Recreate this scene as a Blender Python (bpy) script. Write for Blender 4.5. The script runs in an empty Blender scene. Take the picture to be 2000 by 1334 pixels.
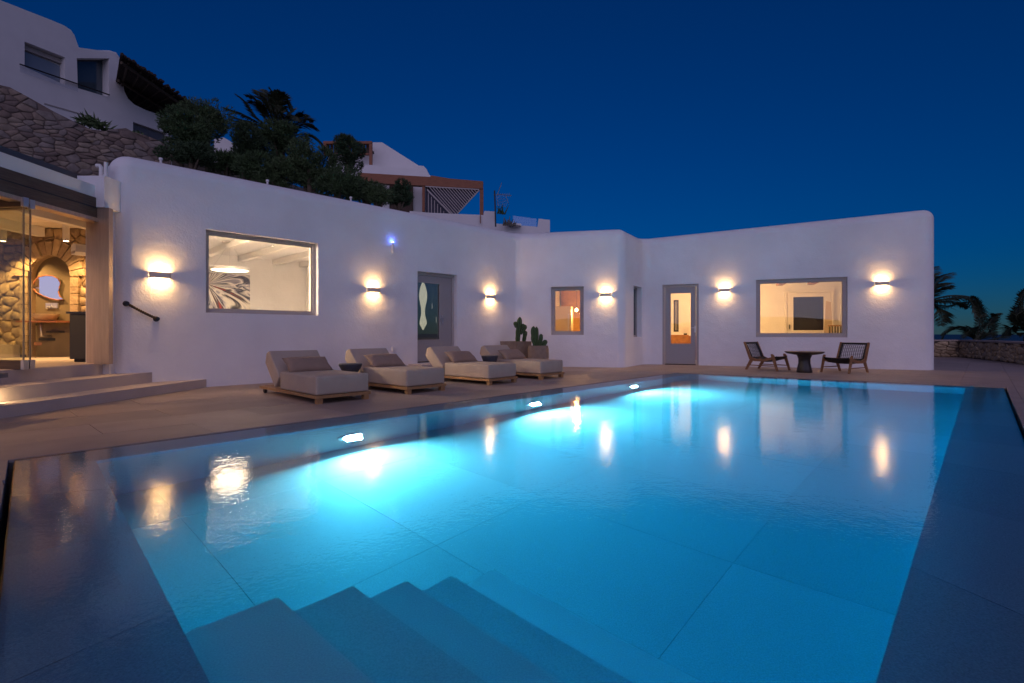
import bpy, bmesh, math, random
from math import sin, cos, pi, radians, hypot, atan2, sqrt
from mathutils import Vector, Matrix, noise
random.seed(7)
D = bpy.data; C = bpy.context.scene
FPX = 1000.0; EYE = .92; HZ = 650.0          # focal length in photo pixels, eye height, horizon row

# ---------------------------------------------------------------- camera
cd = D.cameras.new('camera'); cam = D.objects.new('camera', cd); C.collection.objects.link(cam)
cam.location = (0, 0, EYE); cam.rotation_euler = (radians(90), 0, 0)
cd.sensor_width = 36; cd.lens = 18.0; cd.shift_y = -17 / 2000; cd.clip_end = 30000; cd.clip_start = .02
C.camera = cam
# ---------------------------------------------------------------- sky, twilight, exposure
w = D.worlds.new('World'); C.world = w; w.use_nodes = True
nt = w.node_tree; nt.nodes.clear()
sky = nt.nodes.new('ShaderNodeTexSky'); sky.sky_type = 'NISHITA'; sky.sun_disc = False
SUN_EL, SUN_ROT = 5.0, 180
sky.sun_elevation = radians(SUN_EL); sky.sun_rotation = radians(SUN_ROT)
sky.altitude = 60; sky.air_density = 1.0; sky.dust_density = .0; sky.ozone_density = 8.0
tint = nt.nodes.new('ShaderNodeMixRGB'); tint.blend_type = 'MULTIPLY'; tint.inputs[0].default_value = 1
tint.inputs[2].default_value = (0.60, .88, 1.02, 1)
bg = nt.nodes.new('ShaderNodeBackground'); bg.inputs[1].default_value = .068
wo = nt.nodes.new('ShaderNodeOutputWorld')
nt.links.new(sky.outputs[0], tint.inputs[1]); nt.links.new(tint.outputs[0], bg.inputs[0]); nt.links.new(bg.outputs[0], wo.inputs[0])
sd = D.lights.new('twilight', 'SUN'); sd.energy = 1.14; sd.angle = radians(110); sd.color = (.90, .72, .98)
so = D.objects.new('twilight', sd); C.collection.objects.link(so)
so.rotation_euler = Vector((-.02, .9, -.26)).to_track_quat('-Z', 'Y').to_euler()
C.view_settings.view_transform = 'Standard'; C.view_settings.look = 'None'
C.view_settings.exposure = 0; C.view_settings.gamma = 1; C.view_settings.use_curve_mapping = False
cy = C.cycles; cy.use_denoising = True; cy.max_bounces = 10; cy.diffuse_bounces = 6; cy.glossy_bounces = 4
cy.transmission_bounces = 8; cy.transparent_max_bounces = 12; cy.volume_bounces = 0
cy.sample_clamp_indirect = 40; cy.caustics_reflective = True; cy.caustics_refractive = True; cy.blur_glossy = .0

# ---------------------------------------------------------------- helpers: placing
def G(px, py, z=0):                      # a point of the photo that lies at height z
    y = FPX * (EYE - z) / (py - HZ); return Vector(((px - 1000) / FPX * y, y, z))
def at(px, py, y):                       # a point of the photo at distance y
    return Vector(((px - 1000) / FPX * y, y, EYE + (HZ - py) / FPX * y))
def v2(a): return Vector((a[0], a[1]))
class Line:                              # a facade: origin, direction along it, outward normal
    def __init__(s, p, q):
        s.p = v2(p); s.q = v2(q); s.L = (s.q - s.p).length; s.d = (s.q - s.p) / s.L
        s.n = Vector((s.d.y, -s.d.x)); s.rot = atan2(s.d.y, s.d.x)
    def s_at(s, px):
        k = (px - 1000) / FPX            # x = k y
        t = (k * s.p.y - s.p.x) / (s.d.x - k * s.d.y); return t
    def z_at(s, px, py):
        y = s.p.y + s.d.y * s.s_at(px); return EYE + (HZ - py) / FPX * y
    def P(s, t, out=0, z=0):
        a = s.p + s.d * t + s.n * out; return Vector((a.x, a.y, z))
    def M(s, t=0, out=0, z=0):           # local x along the wall, local -y outward
        return Matrix.Translation(s.P(t, out, z)) @ Matrix.Rotation(s.rot, 4, 'Z')

# ---------------------------------------------------------------- helpers: objects
def tag(o, label=None, cat=None, group=None, kind=None):
    if label: o['label'] = label
    if cat: o['category'] = cat
    if group: o['group'] = group
    if kind: o['kind'] = kind
    return o
def empty(name, loc=(0, 0, 0), rz=0, **k):
    o = D.objects.new(name, None); C.collection.objects.link(o); o.location = loc; o.rotation_euler = (0, 0, rz)
    return tag(o, **k)
def link(name, me, parent=None, **k):
    o = D.objects.new(name, me); C.collection.objects.link(o); o.parent = parent
    return tag(o, **k)
def fin(bm, name, mat, parent=None, smooth=False, **k):
    me = D.meshes.new(name); bmesh.ops.recalc_face_normals(bm, faces=bm.faces) if k.pop('recalc', True) else None
    bm.to_mesh(me); bm.free()
    for m in (mat if isinstance(mat, (list, tuple)) else [mat]): me.materials.append(m)
    if smooth:
        for p in me.polygons: p.use_smooth = True
        if smooth != True: me.set_sharp_from_angle(angle=radians(smooth))
    return link(name, me, parent, **k)
def box(bm, x0, x1, y0, y1, z0, z1, M=None, mi=0):
    vs = [bm.verts.new(Vector(c)) for c in ((x0,y0,z0),(x1,y0,z0),(x1,y1,z0),(x0,y1,z0),(x0,y0,z1),(x1,y0,z1),(x1,y1,z1),(x0,y1,z1))]
    if M is not None:
        for v in vs: v.co = M @ v.co
    for f in ((3,2,1,0),(4,5,6,7),(0,1,5,4),(1,2,6,5),(2,3,7,6),(3,0,4,7)):
        bm.faces.new([vs[i] for i in f]).material_index = mi
    return vs
def bev(bm, r, seg=2, verts=None):
    vs = set(verts) if verts else None
    ed = [e for e in bm.edges if (vs is None or (e.verts[0] in vs and e.verts[1] in vs)) and len(e.link_faces) == 2 and e.calc_face_angle(0) > .5]
    bmesh.ops.bevel(bm, geom=ed, offset=r, segments=seg, profile=.5, affect='EDGES', clamp_overlap=True)
def bx(name, mat, x0, x1, y0, y1, z0, z1, parent=None, M=None, r=0, seg=2, **k):
    bm = bmesh.new(); box(bm, x0, x1, y0, y1, z0, z1, M)
    if r: bev(bm, r, seg)
    return fin(bm, name, mat, parent, smooth=35 if r else False, **k)
def lathe(bm, prof, n=24, M=None, close=True):
    rings = []
    for r, z in prof:
        ring = []
        for i in range(n):
            v = Vector((r * cos(2*pi*i/n), r * sin(2*pi*i/n), z)); ring.append(bm.verts.new(M @ v if M is not None else v))
        rings.append(ring)
    for a, b in zip(rings, rings[1:]):
        for i in range(n): bm.faces.new((a[i], a[(i+1) % n], b[(i+1) % n], b[i]))
    if close:
        bm.faces.new(rings[0][::-1]); bm.faces.new(rings[-1])
def tube(bm, pts, r, n=8, r2=None):
    pts = [Vector(p) for p in pts]; rings = []; up = Vector((0, 0, 1))
    for i, p in enumerate(pts):
        t = (pts[min(i+1, len(pts)-1)] - pts[max(i-1, 0)]).normalized()
        a = t.cross(up); a = t.cross(Vector((1, 0, 0))) if a.length < .05 else a
        a.normalize(); b = t.cross(a); rr = r if r2 is None else r + (r2 - r) * i / (len(pts) - 1)
        if callable(r): rr = r(i / (len(pts) - 1))
        rings.append([bm.verts.new(p + (a * cos(2*pi*k/n) + b * sin(2*pi*k/n)) * rr) for k in range(n)])
    for a, b in zip(rings, rings[1:]):
        for i in range(n): bm.faces.new((a[i], a[(i+1) % n], b[(i+1) % n], b[i]))
    bm.faces.new(rings[0][::-1]); bm.faces.new(rings[-1])
def prism(bm, pts, d):                   # polygon (3d points) swept by vector d
    a = [bm.verts.new(Vector(p)) for p in pts]; b = [bm.verts.new(Vector(p) + Vector(d)) for p in pts]
    bm.faces.new(a[::-1]); bm.faces.new(b); n = len(a)
    for i in range(n): bm.faces.new((a[i], a[(i+1) % n], b[(i+1) % n], b[i]))
    return a + b
def clip(poly, p, n):                    # keep the side where (x-p).n >= 0
    out = []
    for i in range(len(poly)):
        a, b = poly[i], poly[(i+1) % len(poly)]; da = (a - p).dot(n); db = (b - p).dot(n)
        if da >= 0: out.append(a)
        if (da >= 0) != (db >= 0): out.append(a + (b - a) * (da / (da - db)))
    return out
def area(poly): return abs(sum(poly[i].x * poly[(i+1) % len(poly)].y - poly[(i+1) % len(poly)].x * poly[i].y for i in range(len(poly)))) / 2
def copy_tree(o, parent=None):
    c = o.copy(); C.collection.objects.link(c); c.parent = parent
    for ch in list(o.children): copy_tree(ch, c)
    return c

# ---------------------------------------------------------------- materials
def mat(name, col, rough=.6, var=0, vs=3, bump=0, bs=20, bd=.01, metal=0, col2=None, stretch=None, spec=None, detail=6, bump2=None):
    m = D.materials.new(name); m.use_nodes = True; n = m.node_tree.nodes; l = m.node_tree.links
    b = n['Principled BSDF']; b.inputs['Base Color'].default_value = (*col, 1); b.inputs['Roughness'].default_value = rough
    b.inputs['Metallic'].default_value = metal
    if spec is not None: b.inputs['Specular IOR Level'].default_value = spec
    tc = n.new('ShaderNodeTexCoord'); src = tc.outputs['Object']
    if stretch:
        mp = n.new('ShaderNodeMapping'); mp.inputs['Scale'].default_value = stretch; l.new(src, mp.inputs[0]); src = mp.outputs[0]
    if var or col2:
        t = n.new('ShaderNodeTexNoise'); t.inputs['Scale'].default_value = vs; t.inputs['Detail'].default_value = detail; l.new(src, t.inputs[0])
        r = n.new('ShaderNodeValToRGB'); r.color_ramp.elements[0].position = .3; r.color_ramp.elements[1].position = .7
        c2 = col2 or tuple(c * (1 + var) for c in col); c1 = col if col2 else tuple(c * (1 - var) for c in col)
        r.color_ramp.elements[0].color = (*c1, 1); r.color_ramp.elements[1].color = (*c2, 1)
        l.new(t.outputs[0], r.inputs[0]); l.new(r.outputs[0], b.inputs['Base Color'])
    prev = None
    for (bb, ss, dd) in ([(bump, bs, bd)] if bump else []) + (bump2 or []):
        t = n.new('ShaderNodeTexNoise'); t.inputs['Scale'].default_value = ss; t.inputs['Detail'].default_value = 5; l.new(src, t.inputs[0])
        u = n.new('ShaderNodeBump'); u.inputs['Strength'].default_value = bb; u.inputs['Distance'].default_value = dd
        l.new(t.outputs[0], u.inputs['Height'])
        if prev: l.new(prev.outputs[0], u.inputs['Normal'])
        prev = u
    if prev: l.new(prev.outputs[0], b.inputs['Normal'])
    return m
def emit(name, col, s):
    m = D.materials.new(name); m.use_nodes = True; b = m.node_tree.nodes['Principled BSDF']
    b.inputs['Base Color'].default_value = (.8, .8, .8, 1)
    b.inputs['Emission Color'].default_value = (*col, 1); b.inputs['Emission Strength'].default_value = s
    return m
def glass_mat(name, tintc=(1, 1, 1), f=1.0):
    m = D.materials.new(name); m.use_nodes = True; n = m.node_tree.nodes; l = m.node_tree.links; n.clear()
    o = n.new('ShaderNodeOutputMaterial'); t = n.new('ShaderNodeBsdfTransparent'); t.inputs[0].default_value = (*tintc, 1)
    g = n.new('ShaderNodeBsdfGlossy'); g.inputs['Roughness'].default_value = 0.0
    fr = n.new('ShaderNodeLayerWeight'); fr.inputs[0].default_value = .5
    pw = n.new('ShaderNodeMath'); pw.operation = 'POWER'; pw.inputs[1].default_value = 4.0; l.new(fr.outputs['Facing'], pw.inputs[0])
    mu = n.new('ShaderNodeMath'); mu.operation = 'MULTIPLY_ADD'; mu.inputs[1].default_value = .9; mu.inputs[2].default_value = .075 * f; mu.use_clamp = True
    mx = n.new('ShaderNodeMixShader'); l.new(pw.outputs[0], mu.inputs[0]); l.new(mu.outputs[0], mx.inputs[0])
    l.new(t.outputs[0], mx.inputs[1]); l.new(g.outputs[0], mx.inputs[2]); l.new(mx.outputs[0], o.inputs[0]); return m
PLASTER = mat('white_plaster', (.76, .75, .75), .85, var=.07, vs=.9, bump=.46, bs=30, bd=.010, bump2=[(.34, 3.0, .05), (.3, 95, .003)])
PLASTER_F = mat('plaster_smooth', (.76, .75, .74), .85, var=.03, vs=1.5, bump=.2, bs=12, bd=.01)
STONE_DECK = [mat('deck_stone_' + c, k, .62, var=.10, vs=2.2, bump=.25, bs=60, bd=.003, bump2=[(.2, 5, .01)]) for c, k in zip('abc', ((.325, .255, .21), (.295, .235, .192), (.345, .272, .225)))]
JOINT = mat('joint', (.14, .12, .10), .9)
STEP = mat('step_render', (.52, .45, .40), .8, var=.08, vs=2.5, bump=.3, bs=40, bd=.004)
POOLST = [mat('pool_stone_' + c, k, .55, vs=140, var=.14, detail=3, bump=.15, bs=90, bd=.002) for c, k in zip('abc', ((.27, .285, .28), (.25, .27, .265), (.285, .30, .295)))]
STEPST = [mat('pool_step_stone_' + c, k, .55, vs=150, var=.11, detail=3, bump=.2, bs=90, bd=.002) for c, k in zip('ab', ((.34, .42, .41), (.29, .375, .37)))]  # pool stone lightened and alternated, painting the light contrast between treads
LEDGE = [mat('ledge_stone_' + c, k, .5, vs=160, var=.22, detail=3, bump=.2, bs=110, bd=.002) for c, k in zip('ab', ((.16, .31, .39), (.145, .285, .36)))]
GREYP = mat('grey_painted_frame', (.40, .36, .33), .5)
GREYD = mat('grey_painted_door', (.33, .31, .30), .5, bump=.1, bs=60, bd=.002)
GLASS = glass_mat('window_glass'); GLASS_DARK = glass_mat('dark_window_glass', (.25, .3, .35), 2.0); GLASS_R = glass_mat('coated_glass', (.8, .85, .9), 4.5)
TEAK = mat('teak', (.34, .185, .075), .5, stretch=(1, 1, 1), vs=14, var=.22, bump=.2, bs=60, bd=.002)
TEAK_B = mat('chair_wood', (.27, .125, .05), .45, vs=18, var=.2)
FABRIC = mat('beige_fabric', (.43, .35, .275), .95, vs=4, var=.06, bump=.6, bs=420, bd=.002, bump2=[(.35, 9, .02)])
PILLOW = mat('taupe_fabric', (.31, .215, .155), .95, vs=5, var=.07, bump=.6, bs=420, bd=.002, bump2=[(.5, 14, .02)])
BLACK = mat('black_rope', (.012, .012, .013), .7, bump=.6, bs=200, bd=.003)
DARKM = mat('dark_metal', (.02, .02, .022), .45, metal=.3)
SCONCE = mat('sconce_metal', (.62, .54, .47), .6)
BRONZE = mat('brushed_bronze', (.50, .38, .28), .36, metal=.6, stretch=(6, 6, .6), vs=5, var=.08)
BRONZE_D = mat('dark_bronze', (.12, .085, .06), .42, metal=.6, stretch=(.6, .6, 6), vs=9, var=.2)
CONC = mat('planter_concrete', (.27, .20, .145), .9, vs=7, var=.15, bump=.5, bs=45, bd=.006)
CONC_D = mat('dark_stone_stool', (.05, .055, .07), .6, vs=9, var=.2, bump=.3, bs=50, bd=.003)
CACT = mat('cactus_green', (.045, .085, .022), .55, vs=20, var=.25, bump=.3, bs=60, bd=.003)
LEAF = [mat('leaf_' + c, k, .7, vs=5, var=.45) for c, k in zip('abc', ((.045, .085, .026), (.058, .098, .032), (.036, .070, .026)))]
PALM = mat('palm_leaf', (.035, .045, .018), .6, vs=8, var=.4)
BARK = mat('bark', (.10, .075, .05), .9, vs=12, var=.3, bump=.8, bs=30, bd=.02)
SOIL = mat('hill_soil', (.075, .06, .045), .95, vs=.35, var=.4, bump=.6, bs=1.5, bd=.3)
RUBBLE = [mat('stone_' + c, k, .9, vs=6, var=.22, bump=.7, bs=14, bd=.02) for c, k in zip('abcde', ((.20, .15, .12), (.26, .20, .155), (.17, .13, .11), (.23, .195, .17), (.29, .235, .18)))]
MORTAR = mat('mortar', (.13, .10, .08), .95, bump=.6, bs=30, bd=.01)
WARMST = [mat('interior_stone_' + c, k, .85, vs=9, var=.2, bump=.8, bs=22, bd=.02) for c, k in zip('abc', ((.42, .31, .19), (.36, .26, .16), (.48, .36, .22)))]
REDWOOD = mat('reddish_timber', (.27, .10, .045), .6, vs=10, var=.25, stretch=(.3, 1, 4))
SLATM = mat('pale_louvre', (.45, .40, .38), .6)
REED = mat('reed', (.035, .024, .018), .9, vs=14, var=.5)
ALU = mat('aluminium', (.55, .55, .57), .35, metal=.8)
SEA = mat('sea', (.008, .014, .022), .5, bump=.4, bs=.05, bd=2)
WHITE = mat('white_satin', (.75, .73, .70), .45)
WOODY = mat('chest_wood', (.40, .17, .05), .5, vs=10, var=.25)

# ---------------------------------------------------------------- terrain, sea, far hills
A = Line((-6.066, 7.757), (.17, 14.15)); BC = (2.963, 13.529); CD = (3.87, 15.0)
B = Line((.17, 14.15), BC); Cw = Line(BC, CD); Dw = Line(CD, (10.416, 12.534))
def sst(a, b, x): t = max(0, min(1, (x - a) / (b - a))); return t * t * (3 - 2 * t)
def ground_h(x, y):
    p = Vector((x, y)); tA = (p - A.p).dot(-A.n); tD = (p - Dw.p).dot(-Dw.n); t = min(tA, tD)
    P = .19 * y - .285 * x - .4; d = hypot(x, y)
    h = -3.2 + (max(P, -3.2) + 3.2) * sst(5.5, 10.5, t)
    h += (noise.noise(Vector((x * .12, y * .12, 0))) * .8) * sst(14, 30, d)
    return h + (-75 - h) * sst(60, 260, d)
bm = bmesh.new(); rings = []; NR_ = 144
rs = [0, 3, 6, 9, 12, 14, 16, 18, 20, 22, 24, 27, 30, 34, 38, 43, 48, 54, 62, 72, 85, 100, 125, 160, 200, 270]
for r in rs[1:]:
    rings.append([bm.verts.new((r * cos(2*pi*i/NR_), r * sin(2*pi*i/NR_), ground_h(r * cos(2*pi*i/NR_), r * sin(2*pi*i/NR_)))) for i in range(NR_)])
c0 = bm.verts.new((0, 0, -3.2))
for i in range(NR_): bm.faces.new((c0, rings[0][i], rings[0][(i+1) % NR_]))
for a, b in zip(rings, rings[1:]):
    for i in range(NR_): bm.faces.new((a[i], b[i], b[(i+1) % NR_], a[(i+1) % NR_]))
fin(bm, 'terrain', SOIL, smooth=True, kind='structure')
bm = bmesh.new(); lathe(bm, [(25000, -60.02), (25000, -60)], 64); fin(bm, 'sea', SEA, kind='structure')
bm = bmesh.new(); prev = None                     # low hills across the bay, behind the viewer
for i in range(121):
    a = radians(170 + 200 * i / 120); e = sst(170, 200, 170 + 200*i/120) * (1 - sst(330, 370, 170 + 200*i/120))
    hh = -60 + e * (78 + 24 * noise.noise(Vector((i * .09, 3, 0))) + 8 * noise.noise(Vector((i * .4, 9, 0))))
    row = [bm.verts.new((620 * cos(a), 620 * sin(a), -62)), bm.verts.new((760 * cos(a), 760 * sin(a), -60 + (hh + 60) * .7)), bm.verts.new((900 * cos(a), 900 * sin(a), hh)), bm.verts.new((1300 * cos(a), 1300 * sin(a), -62))]
    if prev:
        for k in range(3): bm.faces.new((prev[k], prev[k+1], row[k+1], row[k]))
    prev = row
fin(bm, 'hills', SOIL, smooth=True, kind='structure')

# ---------------------------------------------------------------- pool
U = Vector((.6769, .7361)); V = Vector((-.7361, .6769))
def UV(u, v): return U * u + V * v
def uvof(p): return Vector((v2(p).dot(U), v2(p).dot(V)))
L0 = UV(.296, 5.19); F0 = UV(11.237, 5.20); FR = UV(11.916, -.256); NR = UV(-.092, -.256)
outer = [NR, FR, F0, L0]                           # counter-clockwise
def inset(poly, ds):
    n = len(poly); lines = []
    for i in range(n):
        a, b = poly[i], poly[(i+1) % n]; d = (b - a).normalized(); nn = Vector((-d.y, d.x)); lines.append((a + nn * ds[i], d))
    out = []
    for i in range(n):
        (p, d), (q, e) = lines[i-1], lines[i]; cr = d.x * e.y - d.y * e.x
        out.append(p + d * (((q - p).x * e.y - (q - p).y * e.x) / cr))
    return out
inner = inset(outer, [.47, .33, .43, .43])
WL, LT, FLOOR = -.006, -.045, -1.08
pool = empty('pool_basin', kind='structure')
def pslab(bm, poly, z1, z0): return prism(bm, [(p.x, p.y, z0) for p in poly], (0, 0, z1 - z0))
def shrink(poly, g):
    n = len(poly); s = sum(poly[i].x * poly[(i+1) % n].y - poly[(i+1) % n].x * poly[i].y for i in range(n))
    if s < 0: poly = poly[::-1]
    q = poly
    for i in range(n):
        a, b = poly[i], poly[(i+1) % n]
        if (b - a).length < 1e-4: continue
        d = (b - a).normalized(); nn = Vector((-d.y, d.x)); q = clip(q, a + nn * g, nn)
        if len(q) < 3: return []
    return q
# ledge stones round the basin, each its own slab
for e in range(4):
    o0, o1, i0, i1 = outer[e], outer[(e+1) % 4], inner[e], inner[(e+1) % 4]
    n = max(2, round((o1 - o0).length / 1.15))
    for k in range(n):
        f0, f1 = k / n, (k + 1) / n
        poly = shrink([o0.lerp(o1, f0), o0.lerp(o1, f1), i0.lerp(i1, f1), i0.lerp(i1, f0)], .0012)
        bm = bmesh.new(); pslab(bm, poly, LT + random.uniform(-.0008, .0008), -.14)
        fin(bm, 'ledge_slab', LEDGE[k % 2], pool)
bm = bmesh.new()
for e in range(4):                                 # side walls of the basin
    o0, o1, i0, i1 = outer[e], outer[(e+1) % 4], inner[e], inner[(e+1) % 4]
    pslab(bm, [o0.lerp(i0, .03), o1.lerp(i1, .03), i1.lerp(o1, .01), i0.lerp(o0, .01)], -.142, FLOOR - .3)
fin(bm, 'side_wall', POOLST[0], pool)
bm = bmesh.new(); pslab(bm, outer, FLOOR - .0025, FLOOR - .25); fin(bm, 'floor_bed', mat('pool_grout', (.235, .25, .245), .8), pool)
k = 0
for iu in range(-1, 13):
    for iv in range(-1, 5):
        u0 = 2.07 + (iu - 2) * 1.03; v0 = 1.08 + (iv - 1) * 1.48
        poly = [UV(u0, v0), UV(u0 + 1.03, v0), UV(u0 + 1.03, v0 + 1.48), UV(u0, v0 + 1.48)]
        for e in range(4):
            a, b = inner[e], inner[(e+1) % 4]; d = (b - a).normalized(); poly = clip(poly, a, Vector((-d.y, d.x)))
            if len(poly) < 3: break
        if len(poly) < 3 or area(poly) < .01: continue
        poly = shrink(poly, .0012)
        if len(poly) < 3: continue
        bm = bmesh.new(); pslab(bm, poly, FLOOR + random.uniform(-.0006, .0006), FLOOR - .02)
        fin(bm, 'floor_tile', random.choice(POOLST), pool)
for i, (u1, z) in enumerate(((.834, -.2), (1.154, -.37), (1.43, -.54), (1.706, -.71), (2.003, -.88))):
    # steps: each a block behind its own front edge, running from the viewer's side to v = 1.98
    poly = [UV(-.5, 0), UV(u1, 0), UV(u1, 1.985), UV(-.5, 1.985)]
    for e in range(4):
        a, b = inner[e], inner[(e+1) % 4]; d = (b - a).normalized(); poly = clip(poly, a - Vector((-d.y, d.x)) * .012, Vector((-d.y, d.x)))
    if i:
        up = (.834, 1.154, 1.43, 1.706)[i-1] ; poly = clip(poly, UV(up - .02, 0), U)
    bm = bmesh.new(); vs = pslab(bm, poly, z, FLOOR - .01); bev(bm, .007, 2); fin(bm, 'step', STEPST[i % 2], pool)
# water body: absorbs red a little, so what lies deep turns blue
def water_mat():
    m = D.materials.new('pool_water'); m.use_nodes = True; n = m.node_tree.nodes; l = m.node_tree.links; n.clear()
    o = n.new('ShaderNodeOutputMaterial'); tc = n.new('ShaderNodeTexCoord')
    prev = None
    for sc, st, di, mp_ in ((1.6, .3, .008, (1, 1, 1)), (11, .35, .0026, (1, 1, 1)), (42, .75, .0009, (1, 1, 1))):
        t = n.new('ShaderNodeTexNoise'); t.inputs['Scale'].default_value = sc; t.inputs['Detail'].default_value = 2; l.new(tc.outputs['Object'], t.inputs[0])
        u = n.new('ShaderNodeBump'); u.inputs['Strength'].default_value = st; u.inputs['Distance'].default_value = di; l.new(t.outputs[0], u.inputs['Height'])
        if prev: l.new(prev.outputs[0], u.inputs['Normal'])
        prev = u
    rf = n.new('ShaderNodeBsdfRefraction'); rf.inputs['IOR'].default_value = 1.33; rf.inputs['Roughness'].default_value = 0.0
    gl = n.new('ShaderNodeBsdfGlossy'); gl.inputs['Roughness'].default_value = .028
    fr = n.new('ShaderNodeFresnel'); fr.inputs[0].default_value = 1.33; mx = n.new('ShaderNodeMixShader')
    l.new(prev.outputs[0], gl.inputs['Normal'])
    l.new(fr.outputs[0], mx.inputs[0]); l.new(rf.outputs[0], mx.inputs[1]); l.new(gl.outputs[0], mx.inputs[2]); l.new(mx.outputs[0], o.inputs[0])
    va = n.new('ShaderNodeVolumeAbsorption'); va.inputs['Color'].default_value = (.0, .82, .970, 1); va.inputs['Density'].default_value = .85
    l.new(va.outputs[0], o.inputs['Volume']); return m
bm = bmesh.new(); pslab(bm, inset(outer, [-.004] * 4), WL, FLOOR - .6)
fin(bm, 'pool_water', water_mat(), kind='structure')

# ---------------------------------------------------------------- terrace paving
BP = [v2(p) for p in ((-14, -7), (12.6, -7), (13.0, 8), (14.9, 14.2), (17.4, 19.5), (16.6, 20.2), (10, 24), (-14, 12))]
go = inset(outer, [-.035, -.008, -.008, -.035])    # overflow slot on the right and left sides
def halves(poly4):
    res = []
    for e in range(4):
        a, b = poly4[e], poly4[(e+1) % 4]; d = (b - a).normalized(); res.append((a, Vector((-d.y, d.x))))
    return res
HV = halves(go)
regions = [[(HV[2][0], -HV[2][1])], [(HV[1][0], -HV[1][1]), HV[2]], [(HV[3][0], -HV[3][1]), HV[2], HV[1]], [(HV[0][0], -HV[0][1]), HV[1], HV[2], HV[3]]]
bm = bmesh.new()
for R in regions:
    q = BP
    for p, n in R: q = clip(q, p, n)
    pslab(bm, q, -.025, -.42)
terr = fin(bm, 'terrace', JOINT, kind='structure')
cnt = 0
for ri, R in enumerate(regions):
    for iu in range(-6, 18):
        for iv in range(-14, 16):
            su, sv = (1.42, .70); u0 = .2 + iu * su + (.71 if iv % 2 else 0); v0 = 5.2 + iv * sv
            poly = [UV(u0, v0), UV(u0 + su, v0), UV(u0 + su, v0 + sv), UV(u0, v0 + sv)]
            c = UV(u0 + su / 2, v0 + sv / 2)
            if c.y < .2 and c.x > -3.5 or c.y < -.8 or c.y > 16.5 or (abs(c.x) > c.y * 1.12 + 1.3): continue
            if (c - A.p).dot(-A.n) > .6 and c.x < 1.5: continue
            if c.x > 2 and (c - Dw.p).dot(-Dw.n) > .7 and c.x < 10.6: continue
            for p, n in R:
                poly = clip(poly, p, n)
                if len(poly) < 3: break
            if len(poly) < 3 or area(poly) < .01: continue
            poly = shrink(poly, .0022)
            if len(poly) < 3: continue
            bm = bmesh.new(); pslab(bm, poly, random.uniform(-.0007, .0007), -.024); fin(bm, 'paving_slab', STONE_DECK[random.choice((0, 0, 1, 2))], terr); cnt += 1
print('paving slabs', cnt)
bm = bmesh.new()                                  # farther paving, joints too fine to see
q = clip(BP, v2((0, 16.0)), v2((0, 1))); pslab(bm, q, -.003, -.02)
q = clip([v2(p) for p in ((12.55, -6.9), (12.9, 8), (14.8, 14.1), (17.3, 19.4), (16, 16.0), (11.9, 12), (10.8, 9), (11.0, 8))], v2((0, -20)), v2((0, 1)))
fin(bm, 'far_paving', STONE_DECK[0], terr)

# ---------------------------------------------------------------- guest house: one solid with rooms cut out
def evaluated(o):
    bpy.context.view_layer.update(); dg = bpy.context.evaluated_depsgraph_get(); me = D.meshes.new_from_object(o.evaluated_get(dg)); return me
def cut(o, cb):
    for f in (cb,):
        me = D.meshes.new('cutter'); bmesh.ops.recalc_face_normals(cb, faces=cb.faces); cb.to_mesh(me); cb.free()
        co = D.objects.new('cutter', me); C.collection.objects.link(co)
        md = o.modifiers.new('cut', 'BOOLEAN'); md.operation = 'DIFFERENCE'; md.solver = 'EXACT'; md.object = co; md.use_self = True
        me2 = evaluated(o); o.modifiers.clear(); old = o.data; o.data = me2
        D.objects.remove(co, do_unlink=True)
house = empty('guest_house', (0, 0, 0), label='long white rounded plaster house with lit windows behind the pool', cat='house')
foot = [(-6.066, 7.757), (.17, 14.15), BC, CD, (10.416, 12.534), (12.7, 18.2), (5.0, 21.4), (-2.4, 19.2), (-9.9, 11.6)]
def rounded(poly, r, n=6):                         # plan outline with its corners turned into arcs
    out = []; N = len(poly)
    for i in range(N):
        p, a, b = v2(poly[i]), v2(poly[i-1]), v2(poly[(i+1) % N]); da = (a - p).normalized(); db = (b - p).normalized()
        ang = da.angle(db); t = r / math.tan(ang / 2); c = p + (da + db).normalized() * (r / sin(ang / 2)); s0 = p + da * t - c; s1 = p + db * t - c
        a0 = atan2(s0.y, s0.x); dd = atan2(s0.x * s1.y - s0.y * s1.x, s0.dot(s1))
        for k in range(n + 1): out.append(c + Vector((cos(a0 + dd * k / n), sin(a0 + dd * k / n))) * r)
    return out
fr_ = rounded(foot, .27); bm = bmesh.new(); NP = len(fr_); RR = .24
def miter(poly, d):
    out = []; n = len(poly)
    for i in range(n):
        p, a, b = poly[i], poly[i-1], poly[(i+1) % n]; e0 = (p - a).normalized(); e1 = (b - p).normalized()
        n0 = Vector((-e0.y, e0.x)); n1 = Vector((-e1.y, e1.x)); m_ = (n0 + n1); m_ = m_ / max(.3, m_.length_squared) * 2; out.append(p + m_ * d)
    return out
sgn = 1 if sum(fr_[i].x * fr_[(i+1) % NP].y - fr_[(i+1) % NP].x * fr_[i].y for i in range(NP)) > 0 else -1
levels = [(-.4, 0)] + [(3.7 - RR + RR * sin(pi / 2 * k / 7), RR * (1 - cos(pi / 2 * k / 7)) * .985) for k in range(8)]
def lift(x, y, z): return z + (.30 * max(0, min(1.2, (v2((x, y)) - Dw.p).dot(Dw.d) / Dw.L)) if z > 3 and x > 3.5 else 0)
rg = [[bm.verts.new((q.x, q.y, lift(q.x, q.y, z))) for q in miter(fr_, d * sgn)] for z, d in levels]
for a, b in zip(rg, rg[1:]):
    for i in range(NP): bm.faces.new((a[i], a[(i+1) % NP], b[(i+1) % NP], b[i]))
bm.faces.new(rg[0][::-1]); bm.faces.new(rg[-1])
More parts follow.
